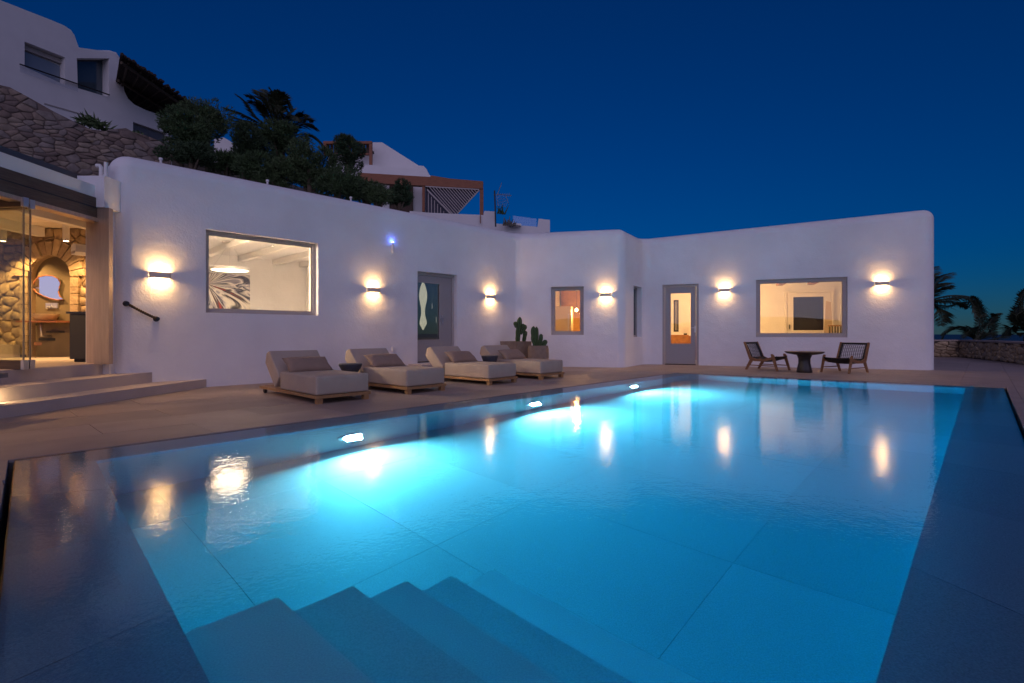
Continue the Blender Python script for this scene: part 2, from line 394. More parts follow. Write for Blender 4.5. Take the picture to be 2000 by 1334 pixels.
bmesh.ops.triangulate(bm, faces=[f for f in bm.faces if len(f.verts) > 4])
wallo = fin(bm, 'wall', PLASTER, house, smooth=30)
def rect(Lw, x0, x1, y0, y1):
    return Lw.s_at(x0), Lw.s_at(x1), Lw.z_at((x0 + x1) / 2, y1), Lw.z_at((x0 + x1) / 2, y0)
W1 = (A.s_at(402), A.s_at(621.5), 1.262, 2.68)
DA = (A.s_at(815.4), A.s_at(892), .22, 2.34)
W2 = (B.s_at(1075.8), B.s_at(1140), .86, 2.17)
W3 = (Cw.s_at(1237.5), Cw.s_at(1253.5), .80, 2.23)
DD = (Dw.s_at(1293.5), Dw.s_at(1364.5), .0, 2.31)
W4 = (Dw.s_at(1476.5), Dw.s_at(1655.5), .80, 2.365)
cb = bmesh.new()
for Lw, (s0, s1, z0, z1), dep in ((A, W1, .5), (A, DA, .5), (B, W2, .5), (Cw, W3, .24), (Dw, DD, .5), (Dw, W4, .5)):
    box(cb, s0, s1, -.4, dep, z0, z1, Lw.M())
cut(wallo, cb)
cb = bmesh.new()
for Lw, x0, x1, y1, z0, z1 in ((A, .45, 5.0, 4.58, .0, 2.9), (A, 5.2, 7.3, 3.6, .22, 2.75), (B, .75, 2.55, 3.3, 0, 2.7), (Dw, .35, 6.5, 4.3, .0, 2.72)):
    box(cb, x0, x1, .34, y1, z0, z1, Lw.M())
cut(wallo, cb)
wallo.data.set_sharp_from_angle(angle=radians(30))
wn_ = wallo.modifiers.new('normals', 'WEIGHTED_NORMAL'); wn_.keep_sharp = True; wn_.weight = 90; wn_.mode = 'FACE_AREA'

print('S', [[round(k, 2) for k in q] for q in (W1, DA, W2, W3, DD, W4)], A.L, B.L, Dw.L)
def window(Lw, R, depth=.12, fw=.055, split=None, mat_f=GREYP, glass=GLASS, parent=house):
    s0, s1, z0, z1 = R
    f = empty('window'); f.parent = parent
    for k, (a, b, c, d) in enumerate(((s0, s1, z0, z0 + fw), (s0, s1, z1 - fw, z1), (s0, s0 + fw, z0 + fw, z1 - fw), (s1 - fw, s1, z0 + fw, z1 - fw))):
        bx('frame', mat_f, a + .001, b - .001, depth, depth + .07, c + .001, d - .001, f, Lw.M(), r=.006, seg=1)
    i = fw
    for (a, b, c, d) in ((s0 + i, s1 - i, z0 + i, z0 + i + .022), (s0 + i, s1 - i, z1 - i - .022, z1 - i), (s0 + i, s0 + i + .022, z0 + i + .022, z1 - i - .022), (s1 - i - .022, s1 - i, z0 + i + .022, z1 - i - .022)):
        bx('bead', mat_f, a, b, depth + .02, depth + .05, c, d, f, Lw.M())
    bx('pane', glass, s0 + fw + .02, s1 - fw - .02, depth + .034, depth + .036, z0 + fw + .02, z1 - fw - .02, f, Lw.M())
    return f
window(A, W1, fw=.06); window(B, W2, fw=.085, depth=.10)
window(Cw, (W3[0], W3[1], W3[2], W3[3]), fw=.03, depth=.14, glass=GLASS_DARK)
window(Dw, W4, fw=.09, depth=.05)
def door(Lw, R, depth, g, hand, glass=GLASS):
    s0, s1, z0, z1 = R; d = empty('door'); d.parent = house
    M = Lw.M()
    for a, b, c, e in ((s0, s0 + .07, z0, z1), (s1 - .07, s1, z0, z1), (s0 + .07, s1 - .07, z1 - .07, z1)):
        bx('frame', GREYP, a + .001, b - .001, depth - .02, depth + .08, c + .001, e - .001, d, M, r=.005, seg=1)
    a, b, c, e = s0 + .075, s1 - .075, z0 + .03, z1 - .075; ga, gb, gc, ge = g
    bm = bmesh.new()
    for q in ((a, b, c, gc), (a, b, ge, e), (a, ga, gc, ge), (gb, b, gc, ge)): box(bm, q[0], q[1], depth, depth + .055, q[2], q[3], M)
    bmesh.ops.remove_doubles(bm, verts=bm.verts, dist=.0001); fin(bm, 'leaf', GREYD, d)
    for q in ((ga, gb, gc, gc + .015), (ga, gb, ge - .015, ge), (ga, ga + .015, gc + .015, ge - .015), (gb - .015, gb, gc + .015, ge - .015)):
        bx('bead', GREYP, q[0], q[1], depth - .008, depth + .01, q[2], q[3], d, M)
    bx('pane', glass, ga, gb, depth + .026, depth + .028, gc, ge, d, M)
    bx('threshold', DARKM, a, b, depth - .015, depth + .07, z0 + .001, z0 + .025, d, M)
    h = bx('handle', ALU, hand - .018, hand + .018, depth - .012, depth - .001, z0 + .93, z0 + 1.12, d, M, r=.004, seg=1)
    bm = bmesh.new(); q = 1 if hand < (s0 + s1) / 2 else -1
    tube(bm, [M @ Vector(p) for p in ((hand, depth - .01, z0 + 1.06), (hand, depth - .05, z0 + 1.06), (hand + q * .12, depth - .055, z0 + 1.06))], .009, 6)
    fin(bm, 'lever', ALU, h)
    return d
door(A, DA, .12, (A.s_at(819.5), A.s_at(865), A.z_at(842, 664.5), A.z_at(842, 551)), A.s_at(870), GLASS_R)
door(Dw, DD, .06, (Dw.s_at(1309), Dw.s_at(1350), Dw.z_at(1330, 672), Dw.z_at(1330, 571.5)), Dw.s_at(1357.5))
bx('door_step', STEP, DA[0] - .25, DA[1] + .1, -.52, .1, -.01, .215, house, A.M(), r=.03, seg=3)
# thin light skirting where the plaster meets the terrace
# ---------------------------------------------------------------- sconces
def spot(name, kind, energy, col, parent, M, size=.1, size_y=None, spread=None, blend=None, ang=None):
    ld = D.lights.new(name, kind); ld.energy = energy; ld.color = col
    if kind == 'AREA':
        ld.size = size
        if size_y: ld.shape = 'RECTANGLE'; ld.size_y = size_y
        if spread: ld.spread = radians(spread)
    else: ld.shadow_soft_size = size
    if ang: ld.spot_size = radians(ang); ld.spot_blend = blend or .3
    o = D.objects.new(name, ld); C.collection.objects.link(o); o.parent = parent; o.matrix_local = M; return o
WARM = (1.0, .57, .21)
GLOW = emit('lamp_glow', (1, .60, .24), 30)
def sconce_meshes():
    W_, Hh, T, R_ = .29, .094, .006, .10
    def arc(r, n=14): return [(-W_/2 * cos(pi*i/n) * (r / R_) , -r * (sin(pi*i/n) ** .45) if 0 < i < n else -.001) for i in range(n+1)]
    bm = bmesh.new(); o = arc(R_); i_ = [(x * .965, y * .93) for x, y in arc(R_)]
    ov = [[bm.verts.new((x, y, z)) for x, y in o] for z in (-Hh/2, Hh/2)]; iv = [[bm.verts.new((x, y, z)) for x, y in i_] for z in (-Hh/2, Hh/2)]
    for k in range(len(o) - 1):
        bm.faces.new((ov[0][k], ov[0][k+1], ov[1][k+1], ov[1][k])); bm.faces.new((iv[1][k], iv[1][k+1], iv[0][k+1], iv[0][k]))
        for z in (0, 1): bm.faces.new((ov[z][k], ov[z][k+1], iv[z][k+1], iv[z][k]))
    me = D.meshes.new('housing'); bmesh.ops.recalc_face_normals(bm, faces=bm.faces); bm.to_mesh(me); bm.free(); me.materials.append(SCONCE)
    bm = bmesh.new()
    for s in (-1, 1):
        z = s * (Hh/2 - .028); vs = [bm.verts.new((x * .9, y * .9 - .002, z)) for x, y in o]; bm.faces.new(vs)
    me2 = D.meshes.new('diffuser'); bm.to_mesh(me2); bm.free(); me2.materials.append(GLOW)
    return me, me2
SM = sconce_meshes()
def sconce(Lw, px, py, label, e=1.0):
    s, z = Lw.s_at(px), Lw.z_at(px, py)
    r = empty('wall_sconce', Lw.P(s, .004, z), Lw.rot, label=label, cat='wall lamp', group='up and down wall lamps on the white house')
    link('housing', SM[0], r); link('diffuser', SM[1], r)
    for sg in (1, -1):
        M = Matrix.Translation((0, -.062, sg * .030)) @ Matrix.Rotation(radians(180) if sg > 0 else 0, 4, 'X')
        spot('lamp', 'AREA', 4.7 * e, WARM, r, M, size=.14, size_y=.05, spread=165)
sconce(A, 312, 538, 'warm up and down wall lamp above the twisted rope handrail')
sconce(A, 729, 567, 'warm wall lamp between the painting window and the blue lit door')
sconce(A, 957, 580, 'warm wall lamp nearest the inner corner above the cactus pots')
sconce(B, 1183, 576, 'warm wall lamp just right of the small orange lit window', .9)
sconce(Dw, 1415, 567, 'warm wall lamp between the grey glazed door and the wide yellow window', .95)
sconce(Dw, 1722, 554, 'warm wall lamp at the free end of the wall, right of the wide yellow window')
# small fittings on the walls
r = empty('sensor_light', A.P(A.s_at(765), 0, A.z_at(765, 483)), A.rot, label='small white cylinder with blue light on top, high on the wall', cat='sensor light')
bm = bmesh.new(); lathe(bm, [(.02, -.13), (.028, -.125), (.028, .09), (.024, .095)], 14, Matrix.Translation((0, -.045, 0))); fin(bm, 'body', WHITE, r, smooth=40)
bm = bmesh.new(); lathe(bm, [(.024, .096), (.022, .112), (.012, .118)], 14, Matrix.Translation((0, -.045, 0))); fin(bm, 'blue_lamp', emit('blue_led', (.12, .22, 1), 20), r)
spot('lamp', 'POINT', .9, (.08, .16, 1), r, Matrix.Translation((0, -.05, .15)), size=.02)
r = empty('wall_socket', A.P(A.s_at(768.5), 0, A.z_at(768.5, 681)), A.rot, label='small square weatherproof socket low on the wall beside the door', cat='socket')
bx('cover', WHITE, -.045, .045, -.03, 0, -.045, .045, r, r=.01); bx('flap', WHITE, -.035, .035, -.038, -.031, -.03, .035, r, r=.003, seg=1)
# rope handrail
p0 = A.P(A.s_at(246), .075, A.z_at(246, 593)); p1 = A.P(A.s_at(305), .075, A.z_at(305, 623))
r = empty('rope_handrail', p0, 0, label='short dark twisted rope handrail sloping down the white wall by the steps', cat='handrail')
bm = bmesh.new(); N = 60
for st in range(2):
    pts = []
    for i in range(N + 1):
        t = i / N; q = p0.lerp(p1, t); q.z -= .008 * sin(pi * t); a = t * 2 * pi * 7 + st * pi
        side = Vector((A.n.x, A.n.y, 0)); pts.append(q - p0 + side * cos(a) * .011 + Vector((0, 0, sin(a) * .011)))
    tube(bm, pts, .013, 6)
fin(bm, 'rope', mat('brown_rope', (.05, .03, .018), .8, bump=.6, bs=150, bd=.003), r, smooth=True)
for q in (p0, p1):
    bm = bmesh.new(); n3 = Vector((A.n.x, A.n.y, 0)); tube(bm, [q - p0 + n3 * .035, q - p0 - n3 * .0, q - p0 - n3 * .073], lambda t: .03 if t < .5 else .014 + .03 * (t > .9), 10); fin(bm, 'bracket', DARKM, r, smooth=40)

# ---------------------------------------------------------------- rooms: what shows through the windows
def room_light(Lw, s, out, z, e, col, size=1.2, name='ceiling_glow', label=None):
    r = empty('added_room_lamp', Lw.P(s, out, z), Lw.rot, label=label, cat='ceiling lamp')
    bm = bmesh.new(); lathe(bm, [(.06, -.012), (.07, 0)], 16); fin(bm, 'rim', WHITE, r)
    bm = bmesh.new(); lathe(bm, [(.045, -.016), (.05, -.013)], 16); fin(bm, 'bulb', emit('bulb_' + label[:6], col, 8), r)
    spot('lamp', 'POINT', e, col, r, Matrix.Translation((0, 0, -.5)), size=.35)
    return r
CREAM = (1.0, .75, .50)
room_light(A, 1.0, -1.75, 2.898, 1350, CREAM, label='ceiling lamp in the painting room, left of its window')  # added to brighten the room, kept out of sight beside the window
r = empty('ring_pendant_lamp', at(449, 526, 11.2), 0, label='flat glowing disc pendant lamp hanging behind the painting window', cat='pendant lamp')
bm = bmesh.new(); lathe(bm, [(.375, -.025), (.38, -.02), (.38, .03), (.36, .03)], 40); fin(bm, 'shade', WHITE, r, smooth=40)
bm = bmesh.new(); lathe(bm, [(.355, -.029), (.36, -.026)], 40); fin(bm, 'diffuser', emit('disc_glow', (1, .78, .5), 5), r)
for a in (0, 2.1, 4.2):
    bm = bmesh.new(); tube(bm, [(.36 * cos(a), .36 * sin(a), .03), (.0, .0, 2.9 - r.location.z)], .003, 4); fin(bm, 'cable', ALU, r)
spot('lamp', 'AREA', 55, CREAM, r, Matrix.Translation((0, 0, -.04)), size=.6, spread=170)
for k, s in enumerate((.6, 1.47, 2.34, 3.21, 4.08, 4.8)):
    bx('ceiling_beam', WHITE, s, s + .13, .36, 4.56, 2.76, 2.899, house, A.M(), r=.01, seg=1)
# painting: a poured swirl of greys, cream, red and black
def swirl():
    m = D.materials.new('poured_painting'); m.use_nodes = True; n = m.node_tree.nodes; l = m.node_tree.links; b = n['Principled BSDF']
    tc = n.new('ShaderNodeTexCoord'); sp = n.new('ShaderNodeSeparateXYZ'); l.new(tc.outputs['Object'], sp.inputs[0])
    at2 = n.new('ShaderNodeMath'); at2.operation = 'ARCTAN2'; ax = n.new('ShaderNodeMath'); ax.operation = 'ADD'; ax.inputs[1].default_value = .25
    az = n.new('ShaderNodeMath'); az.operation = 'ADD'; az.inputs[1].default_value = -.18
    l.new(sp.outputs[0], ax.inputs[0]); l.new(sp.outputs[2], az.inputs[0]); l.new(az.outputs[0], at2.inputs[0]); l.new(ax.outputs[0], at2.inputs[1])
    le = n.new('ShaderNodeVectorMath'); le.operation = 'LENGTH'; l.new(tc.outputs['Object'], le.inputs[0])
    cmb = n.new('ShaderNodeCombineXYZ'); m1 = n.new('ShaderNodeMath'); m1.operation = 'MULTIPLY'; m1.inputs[1].default_value = 2.6; l.new(at2.outputs[0], m1.inputs[0])
    l.new(m1.outputs[0], cmb.inputs[0]); l.new(le.outputs[1], cmb.inputs[1])
    t = n.new('ShaderNodeTexNoise'); t.inputs['Scale'].default_value = .85; t.inputs['Detail'].default_value = 4; t.inputs['Distortion'].default_value = .8; l.new(cmb.outputs[0], t.inputs[0])
    r = n.new('ShaderNodeValToRGB'); cr = r.color_ramp; cr.interpolation = 'EASE'
    stops = [(.30, (.02, .02, .03)), (.38, (.25, .24, .30)), (.43, (.70, .66, .62)), (.48, (.05, .05, .08)), (.52, (.35, .34, .40)), (.57, (.75, .71, .64)), (.62, (.05, .04, .05)), (.67, (.40, .04, .02)), (.70, (.70, .64, .52))]
    while len(cr.elements) < len(stops): cr.elements.new(.5)
    for e, (p, c) in zip(cr.elements, stops): e.position = p; e.color = (*c, 1)
    l.new(t.outputs[0], r.inputs[0]); l.new(r.outputs[0], b.inputs['Base Color']); b.inputs['Roughness'].default_value = .4; return m
ps = 4.55
def back_s(Lw, px, dep):      # where the sight line of a column meets a wall parallel to Lw, dep behind it
    q = Line(Lw.P(0, -dep)[:2], Lw.P(Lw.L, -dep)[:2]); return q.s_at(px), q
s1, q = back_s(A, 487, ps); s0 = s1 - 1.5
r = empty('poured_painting', q.P(s0 + .75, .02, 1.95), A.rot, label='large swirling grey and red poured painting behind the left window', cat='painting')
bx('canvas', swirl(), -.75, .75, -.03, .0, -.47, .47, r, r=.004, seg=1)
bed = empty('bed', q.P(s1 - .6, .9, 0), A.rot, label='bed with pale linen just below the swirling painting', cat='bed')
bx('mattress', WHITE, -.9, .9, -.9, .85, .3, .62, bed, r=.06, seg=3); bx('headboard', TEAK, -1.0, 1.0, .86, .93, .0, 1.35, bed, r=.02)
bx('base', TEAK, -.92, .92, -.9, .86, .02, .3, bed)
for sx in (-.45, .45): bx('pillow', WHITE, sx - .35, sx + .35, .45, .84, .62, 1.42 if sx > 0 else 1.38, bed, r=.1, seg=4)
for px, py in ((497, 495), (535, 480)):
    p = at(px, py, (2.9 - EYE) / (HZ - py) * 1000); rr = empty('ceiling_downlight', (p.x, p.y, 2.897), 0, label='small round ceiling downlight behind the left window, %s' % ('farther from the glass' if px < 500 else 'nearer the glass'), cat='downlight')
    bm = bmesh.new(); lathe(bm, [(.05, -.012), (.06, 0)], 16); fin(bm, 'rim', WHITE, rr); bm = bmesh.new(); lathe(bm, [(.035, -.016), (.04, -.013)], 16); fin(bm, 'bulb', emit('downlight', CREAM, 9), rr)
p = at(450, 472.5, 1.98 / .1775); rr = empty('ceiling_speaker', (p.x, p.y, 2.897), label='round flat grille on the ceiling above the disc pendant', cat='speaker'); bm = bmesh.new(); lathe(bm, [(.16, -.02), (.17, 0)], 24); fin(bm, 'grille', GREYP, rr)
bx('curtain', WHITE, W1[1] + .0, W1[1] + .16, .36, .42, .6, 2.85, None, A.M(), label='thin pale curtain gathered at the right side of the left window', cat='curtain')
# dim hall behind the door: a backlit wavy mirror and slim pendants
Mh = A.M(); s_, q = back_s(A, 826, 1.0)
pts = []
for i in range(28):
    t = i / 27; wv = .085 + .035 * sin(t * pi * 3.2 + 1.0); pts.append((wv, t))
zt, zb = 2.28, 1.0
out = [(x, zb + (zt - zb) * t) for x, t in pts] ; prof = [(max(.012, x * (min(1, sin(pi * max(.02, min(.98, (z - zb) / (zt - zb)))) * 2.6))), z) for x, z in out]
s_, q = back_s(A, 826, 1.1)
poly = [(x, z) for x, z in prof] + [(-x * .95, z) for x, z in prof[::-1]]
bm = bmesh.new(); prism(bm, [q.P(s_ + x, .02, z) for x, z in poly], (-A.n.x * .03, -A.n.y * .03, 0))
o = fin(bm, 'wavy_mirror_lamp', emit('wavy_glow', (1, .83, .52), 1.1), None, label='tall wavy backlit mirror glowing behind the glass of the left door', cat='mirror lamp')
for i, (px, y0, y1) in enumerate(((844, 545, 603), (852, 545, 630), (860, 560, 604))):
    s_, q = back_s(A, px, .9); za, zb = EYE + (HZ - y0) / 1000 * q.P(s_).y, EYE + (HZ - y1) / 1000 * q.P(s_).y
    pn = empty('slim_pendant', q.P(s_, 0, zb), label=('slim pendant light with a thin glowing rod, left of three behind the door glass', 'longest of the thin pendant rods behind the door glass', 'pendant with a short glass cylinder at the right edge of the door glass')[i], cat='pendant lamp', group='pendants in the hall')
    bm = bmesh.new(); tube(bm, [(0, 0, 0), (0, 0, 2.75 - zb)], .003, 4); fin(bm, 'cord', ALU, pn)
    bm = bmesh.new(); tube(bm, [(0, 0, 0), (0, 0, .14)], .012 if i < 2 else .035, 10); fin(bm, 'rod', emit('rod_glow', (1, .8, .6), .35), pn)
spot('hall_lamp', 'POINT', .35, (1, .75, .5), o, Matrix.Translation(A.P(6.9, -2.6, 2.2)), size=.1)
# kitchen behind the small window
AMB = (1.0, .50, .14)
kitchen = empty('bar_shelf', B.P(1.7, -2.2, 0), B.rot, label='dark bar shelving with glowing curved counter inside the small orange window', cat='bar')
ORW = mat('warm_panel', (.42, .22, .08), .6, vs=5, var=.2)
bx('back_panel', ORW, -.9, 1.0, .95, 1.05, 0, 2.68, kitchen); bx('cupboard', mat('dark_cupboard', (.06, .035, .02), .4), .15, .9, .5, .9, 0, 1.15, kitchen, r=.01)
for z in (1.2, 1.45, 1.7): bx('shelf', TEAK, .2, .95, .65, .94, z, z + .03, kitchen)
for i in range(7): 
    bm = bmesh.new(); lathe(bm, [(.035, 0), (.035, .13), (.012, .17), (.012, .22)], 10, Matrix.Translation((.28 + i * .09, .8, 1.231 if i % 2 else 1.481))); fin(bm, 'bottle', mat('bottle_%d' % i, random.choice(((.05, .1, .04), (.3, .12, .03), (.2, .05, .04))), .15), kitchen, smooth=40)
bm = bmesh.new(); tube(bm, [(-.75 + .06 * i, -.1 + .35 * sin(i * .16), .93 + .0 * i) for i in range(26)], .018, 6); fin(bm, 'glowing_strip', emit('strip', (1, .62, .12), 3.5), kitchen)
bm = bmesh.new(); prism(bm, [(-.75, -.1, .8), (.75, .1, .8), (.75, .45, .8), (-.75, .45, .8)], (0, 0, .1)); fin(bm, 'counter', WHITE, kitchen)
fridge = empty('glass_fronted_fridge', B.P(1.0, -1.9, 0), B.rot, label='pale tall fridge at the left inside the small orange window', cat='fridge')
bx('body', mat('fridge', (.55, .45, .33), .35), -.3, .3, -.3, .3, 0, 1.72, fridge, r=.02); bx('handle', ALU, .2, .23, -.35, -.32, .7, 1.5, fridge)
p = at(1126, 604, 15.6); rr = empty('bulb_pendant', p, label='bright bare bulb pendant glaring in the small orange window', cat='pendant lamp')
bm = bmesh.new(); lathe(bm, [(.01, -.07), (.04, -.045), (.045, -.01), (.02, .03)], 14); fin(bm, 'bulb', emit('bare_bulb', (1, .55, .2), 40), rr, smooth=True)
bm = bmesh.new(); tube(bm, [(0, 0, .03), (0, 0, 2.7 - p.z)], .004, 4); fin(bm, 'cord', DARKM, rr)
spot('lamp', 'POINT', 55, AMB, rr, Matrix.Translation((0, -.1, -.12)), size=.06)
# bedroom with the wide window and the glazed door
YEL = (1.0, .55, .19)
room_light(Dw, 2.25, -2.0, 2.715, 190, YEL, size=1.6, label='ceiling lamp between door and wide window in the yellow room')  # added to light the yellow room, hidden from both door and window

for px, py in ((1528, 562), (1592, 560)):
    s_, q = back_s(Dw, px, 2.2); bx('ceiling_beam', TEAK_B, s_ - .09, s_ + .09, .5, 2.9, 2.42, 2.56, house, Dw.M(), r=.02)
s_, q = back_s(Dw, 1578, 4.28); M4 = q.M()
idr = empty('inner_door', (0, 0, 0), label='white inner door with a dark square pane at the back of the yellow room', cat='door')
sa, _ = back_s(Dw, 1537, 4.28); sb, _ = back_s(Dw, 1622, 4.28); ga, _ = back_s(Dw, 1549, 4.28); gb, _ = back_s(Dw, 1608, 4.28)
yb = q.P(s_).y; zt = EYE + (HZ - 572) / 1000 * yb; g1 = EYE + (HZ - 580) / 1000 * yb; g0 = EYE + (HZ - 645) / 1000 * yb
bm = bmesh.new()
for t in ((sa, sb, 0, g0), (sa, sb, g1, zt), (sa, ga, g0, g1), (gb, sb, g0, g1)): box(bm, t[0], t[1], -.05, -.005, t[2], t[3], M4)
fin(bm, 'leaf', WHITE, idr)
bx('pane', mat('dark_pane', (.015, .017, .022), .08), ga, gb, -.03, -.01, g0, g1, idr, M4)
for t in ((sa - .08, sa - .01, 0, zt + .08), (sb + .01, sb + .08, 0, zt + .08), (sa - .01, sb + .01, zt + .01, zt + .08)): bx('frame', WHITE, t[0], t[1], -.07, -.002, t[2], t[3], idr, M4, r=.01, seg=1)
bx('handle', DARKM, sa + .05, sa + .08, -.1, -.055, 1.05, 1.2, idr, M4)
s_, q = back_s(Dw, 1637, 3.1)
cot = empty('slatted_headboard', q.P(s_, 0, 0), Dw.rot, label='green grey slatted headboard low at the right of the wide window', cat='headboard')
for i in range(8): bx('slat', mat('slat_paint', (.10, .09, .05), .6), -.25 + i * .075, -.21 + i * .075, -.015, .015, .3, 1.12, cot)
bx('rail', TEAK, -.28, .4, -.02, .02, 1.121, 1.16, cot)
bx('bed_linen', WHITE, -2.4, .5, -.75, -.03, .1, .84, cot, r=.06)
s_, q = back_s(Dw, 1612, 3.6); ch = empty('macrame_hanging', q.P(s_, 0, 0), Dw.rot, label='pale draped hanging to the right of the inner door', cat='wall hanging')
bm = bmesh.new(); prism(bm, [(-.05, 0, .7), (.22, 0, .7), (.16, 0, 1.9), (.02, 0, 1.95)], (0, .03, 0)); fin(bm, 'cloth', mat('linen', (.55, .45, .32), .9), ch)
s_, q = back_s(Dw, 1320, 2.6); yq = q.P(s_).y
mi = empty('leaning_mirror', q.P(s_, 0, 0), Dw.rot, label='tall narrow dark framed mirror seen through the right glazed door', cat='mirror')
z0_, z1_ = EYE + (HZ - 648) / 1000 * yq, EYE + (HZ - 586) / 1000 * yq
bx('frame', BLACK, -.07, .09, -.03, 0, z0_, z1_, mi); bx('glass', mat('mirror_g', (.6, .6, .6), .05, metal=1), -.03, .05, -.034, -.031, z0_ + .05, z1_ - .05, mi)
s_, q = back_s(Dw, 1326, 2.2); yq = q.P(s_).y; zt = EYE - (654 - HZ) / 1000 * yq
cs = empty('wooden_chest', q.P(s_, 0, 0), Dw.rot, label='orange wood chest of drawers behind the right glazed door', cat='chest')
bx('body', WOODY, -.35, .30, -.2, .3, .05, zt, cs, r=.01); bx('drawer', WOODY, -.32, .27, -.215, -.2, .45, zt - .04, cs, r=.005); bx('side_shelf', WOODY, .31, .75, -.1, .3, .05, zt - .03, cs)
sh = empty('shell_ornament', q.P(s_ + .2, .0, zt), Dw.rot, label='round fan shaped shell ornament standing on the wooden chest', cat='ornament')
for i in range(11):
    a = pi * (i + .5) / 11; bm = bmesh.new(); prism(bm, [(0, 0, .03), (.15 * cos(a - .14), 0, .05 + .2 * sin(a - .14)), (.155 * cos(a), -.01, .05 + .21 * sin(a)), (.15 * cos(a + .14), 0, .05 + .2 * sin(a + .14))], (0, .03, 0)); fin(bm, 'rib', WHITE, sh)
bx('foot', BLACK, -.05, .05, -.03, .05, 0, .05, sh)

# ---------------------------------------------------------------- stonework helper
def stones(name_root, T, outline, step, mats, parent, depth=.09, extra=None, keep=None, part='stone', gap=.014, seed=1, squash=.72, an=.62, drop=.22):
    rnd = random.Random(seed); outline = [(p[0], p[1] / an) for p in outline]; xs = [p[0] for p in outline]; zs = [p[1] for p in outline]
    pts = []; j = 0; z = min(zs) - step
    while z < max(zs) + step:
        x = min(xs) - step + (step * .5 if j % 2 else 0)
        while x < max(xs) + step:
            if rnd.random() > drop: pts.append(Vector((x + rnd.uniform(-.38, .38) * step, z + rnd.uniform(-.32, .32) * step * squash)))
            x += step * rnd.uniform(.8, 1.35)
        z += step * squash; j += 1
    OL = [Vector(p) for p in outline]; n = 0
    def inside(p):
        c = False
        for i in range(len(OL)):
            a, b = OL[i], OL[i-1]
            if (a.y > p.y) != (b.y > p.y) and p.x < (b.x - a.x) * (p.y - a.y) / (b.y - a.y) + a.x: c = not c
        return c
    for i, p in enumerate(pts):
        if not inside(p): continue
        cell = [p + Vector(v) * step * 1.3 for v in ((-1, -1), (1, -1), (1, 1), (-1, 1))]
        for q in pts:
            dd = q - p
            if q is p or dd.length > step * 3.2: continue
            cell = clip(cell, (p + q) / 2, -dd)
            if len(cell) < 3: break
        for k in range(len(OL)):                    # keep inside the outline (edges near the cell only)
            a, b = OL[k], OL[(k+1) % len(OL)]; d = (b - a); 
            if d.length < 1e-6: continue
            t = max(0, min(1, (p - a).dot(d) / d.length_squared)); cp = a + d * t
            if (cp - p).length < step * 1.6:
                nn = Vector((-d.y, d.x)); nn = nn if (p - a).dot(nn) > 0 else -nn; cell = clip(cell, a, nn)
                if len(cell) < 3: break
        if len(cell) >= 3 and extra: cell = extra(cell, p)
        if len(cell) < 3: continue
        cell = shrink(cell, gap)
        if len(cell) < 3: continue
        cc_ = sum(cell, Vector((0, 0))) / len(cell); rough = []
        for k in range(len(cell)):
            a, b = cell[k], cell[(k+1) % len(cell)]; rough.append(a.lerp(cc_, rnd.uniform(.0, .07)))
            if (b - a).length > step * .3: m_ = a.lerp(b, rnd.uniform(.35, .65)); rough.append(m_.lerp(cc_, rnd.uniform(-.02, .05)))
        cell = rough
        if len(cell) < 3 or area(cell) < step * step * .03: continue
        c = sum(cell, Vector((0, 0))) / len(cell); pr = depth * rnd.uniform(.45, 1.0); cell = [Vector((v.x, v.y * an)) for v in cell]; c = Vector((c.x, c.y * an)); bm = bmesh.new(); tw = rnd.uniform(-.15, .15), rnd.uniform(-.15, .15)
        def ring(f, dz): return [bm.verts.new(T @ Vector((c.x + (v.x - c.x) * f, -(dz + (v.x - c.x) * tw[0] * (dz > 0) + (v.y - c.y) * tw[1] * (dz > 0)), c.y + (v.y - c.y) * f))) for v in cell]
        r0, r1, r2 = ring(1, -.03), ring(.96, pr * .6), ring(.74, pr)
        for a, b in ((r0, r1), (r1, r2)):
            for k in range(len(a)): bm.faces.new((a[k], a[(k+1) % len(a)], b[(k+1) % len(a)], b[k]))
        bm.faces.new(r2); fin(bm, part, rnd.choice(mats), parent, smooth=True); n += 1
    return n

# ---------------------------------------------------------------- pavilion at the left
pav = empty('pavilion', (-6.2, 6, 0), label='open glass fronted pavilion with warm stone interior at the left edge', cat='pavilion')
pav.location = (0, 0, 0)
bx('floor_slab', STEP, -12.5, -6.24, 3.2, 10.2, -.3, .46, pav)
bx('roof', PLASTER_F, -12.6, -6.16, 3.2, 10.2, 2.92, 3.10, pav, r=.02)
bx('lintel', BRONZE_D, -6.34, -6.14, 3.2, 7.66, 2.62, 2.915, pav, r=.006, seg=1)
bx('lintel_strip', BRONZE, -6.30, -6.12, 3.2, 7.66, 2.56, 2.615, pav)
bx('lintel_groove', DARKM, -6.139, -6.136, 3.2, 7.66, 2.76, 2.775, pav)
bx('roof_upstand', mat('grey_metal_coping', (.12, .11, .11), .4, metal=.5), -6.9, -6.5, 3.2, 8.2, 3.10, 3.30, pav, r=.01, seg=1)
bx('pier', PLASTER, -6.42, -6.02, 7.56, 7.9, 2.775, 3.24, pav, r=.02)
bx('post', BRONZE, -6.19, -5.97, 7.58, 7.66, .455, 2.77, pav, r=.005, seg=1)
bx('jamb', BRONZE, -6.37, -6.21, 7.66, 7.74, .455, 2.70, pav, r=.005, seg=1)
bx('inner_wall', PLASTER_F, -6.46, -6.1, 7.76, 7.98, -.3, 2.9, pav)
for px in (197.5, 207):
    p = at(px, 348, 7.75); bm = bmesh.new()
    pts = [(p.x, p.y, 3.235), (p.x, p.y, 3.42)] + ([(p.x - .02, p.y, 3.45), (p.x - .07, p.y, 3.45)] if px < 200 else [(p.x, p.y, 3.50)])
    tube(bm, pts, .028, 10); fin(bm, 'vent_pipe', WHITE, pav, smooth=40)
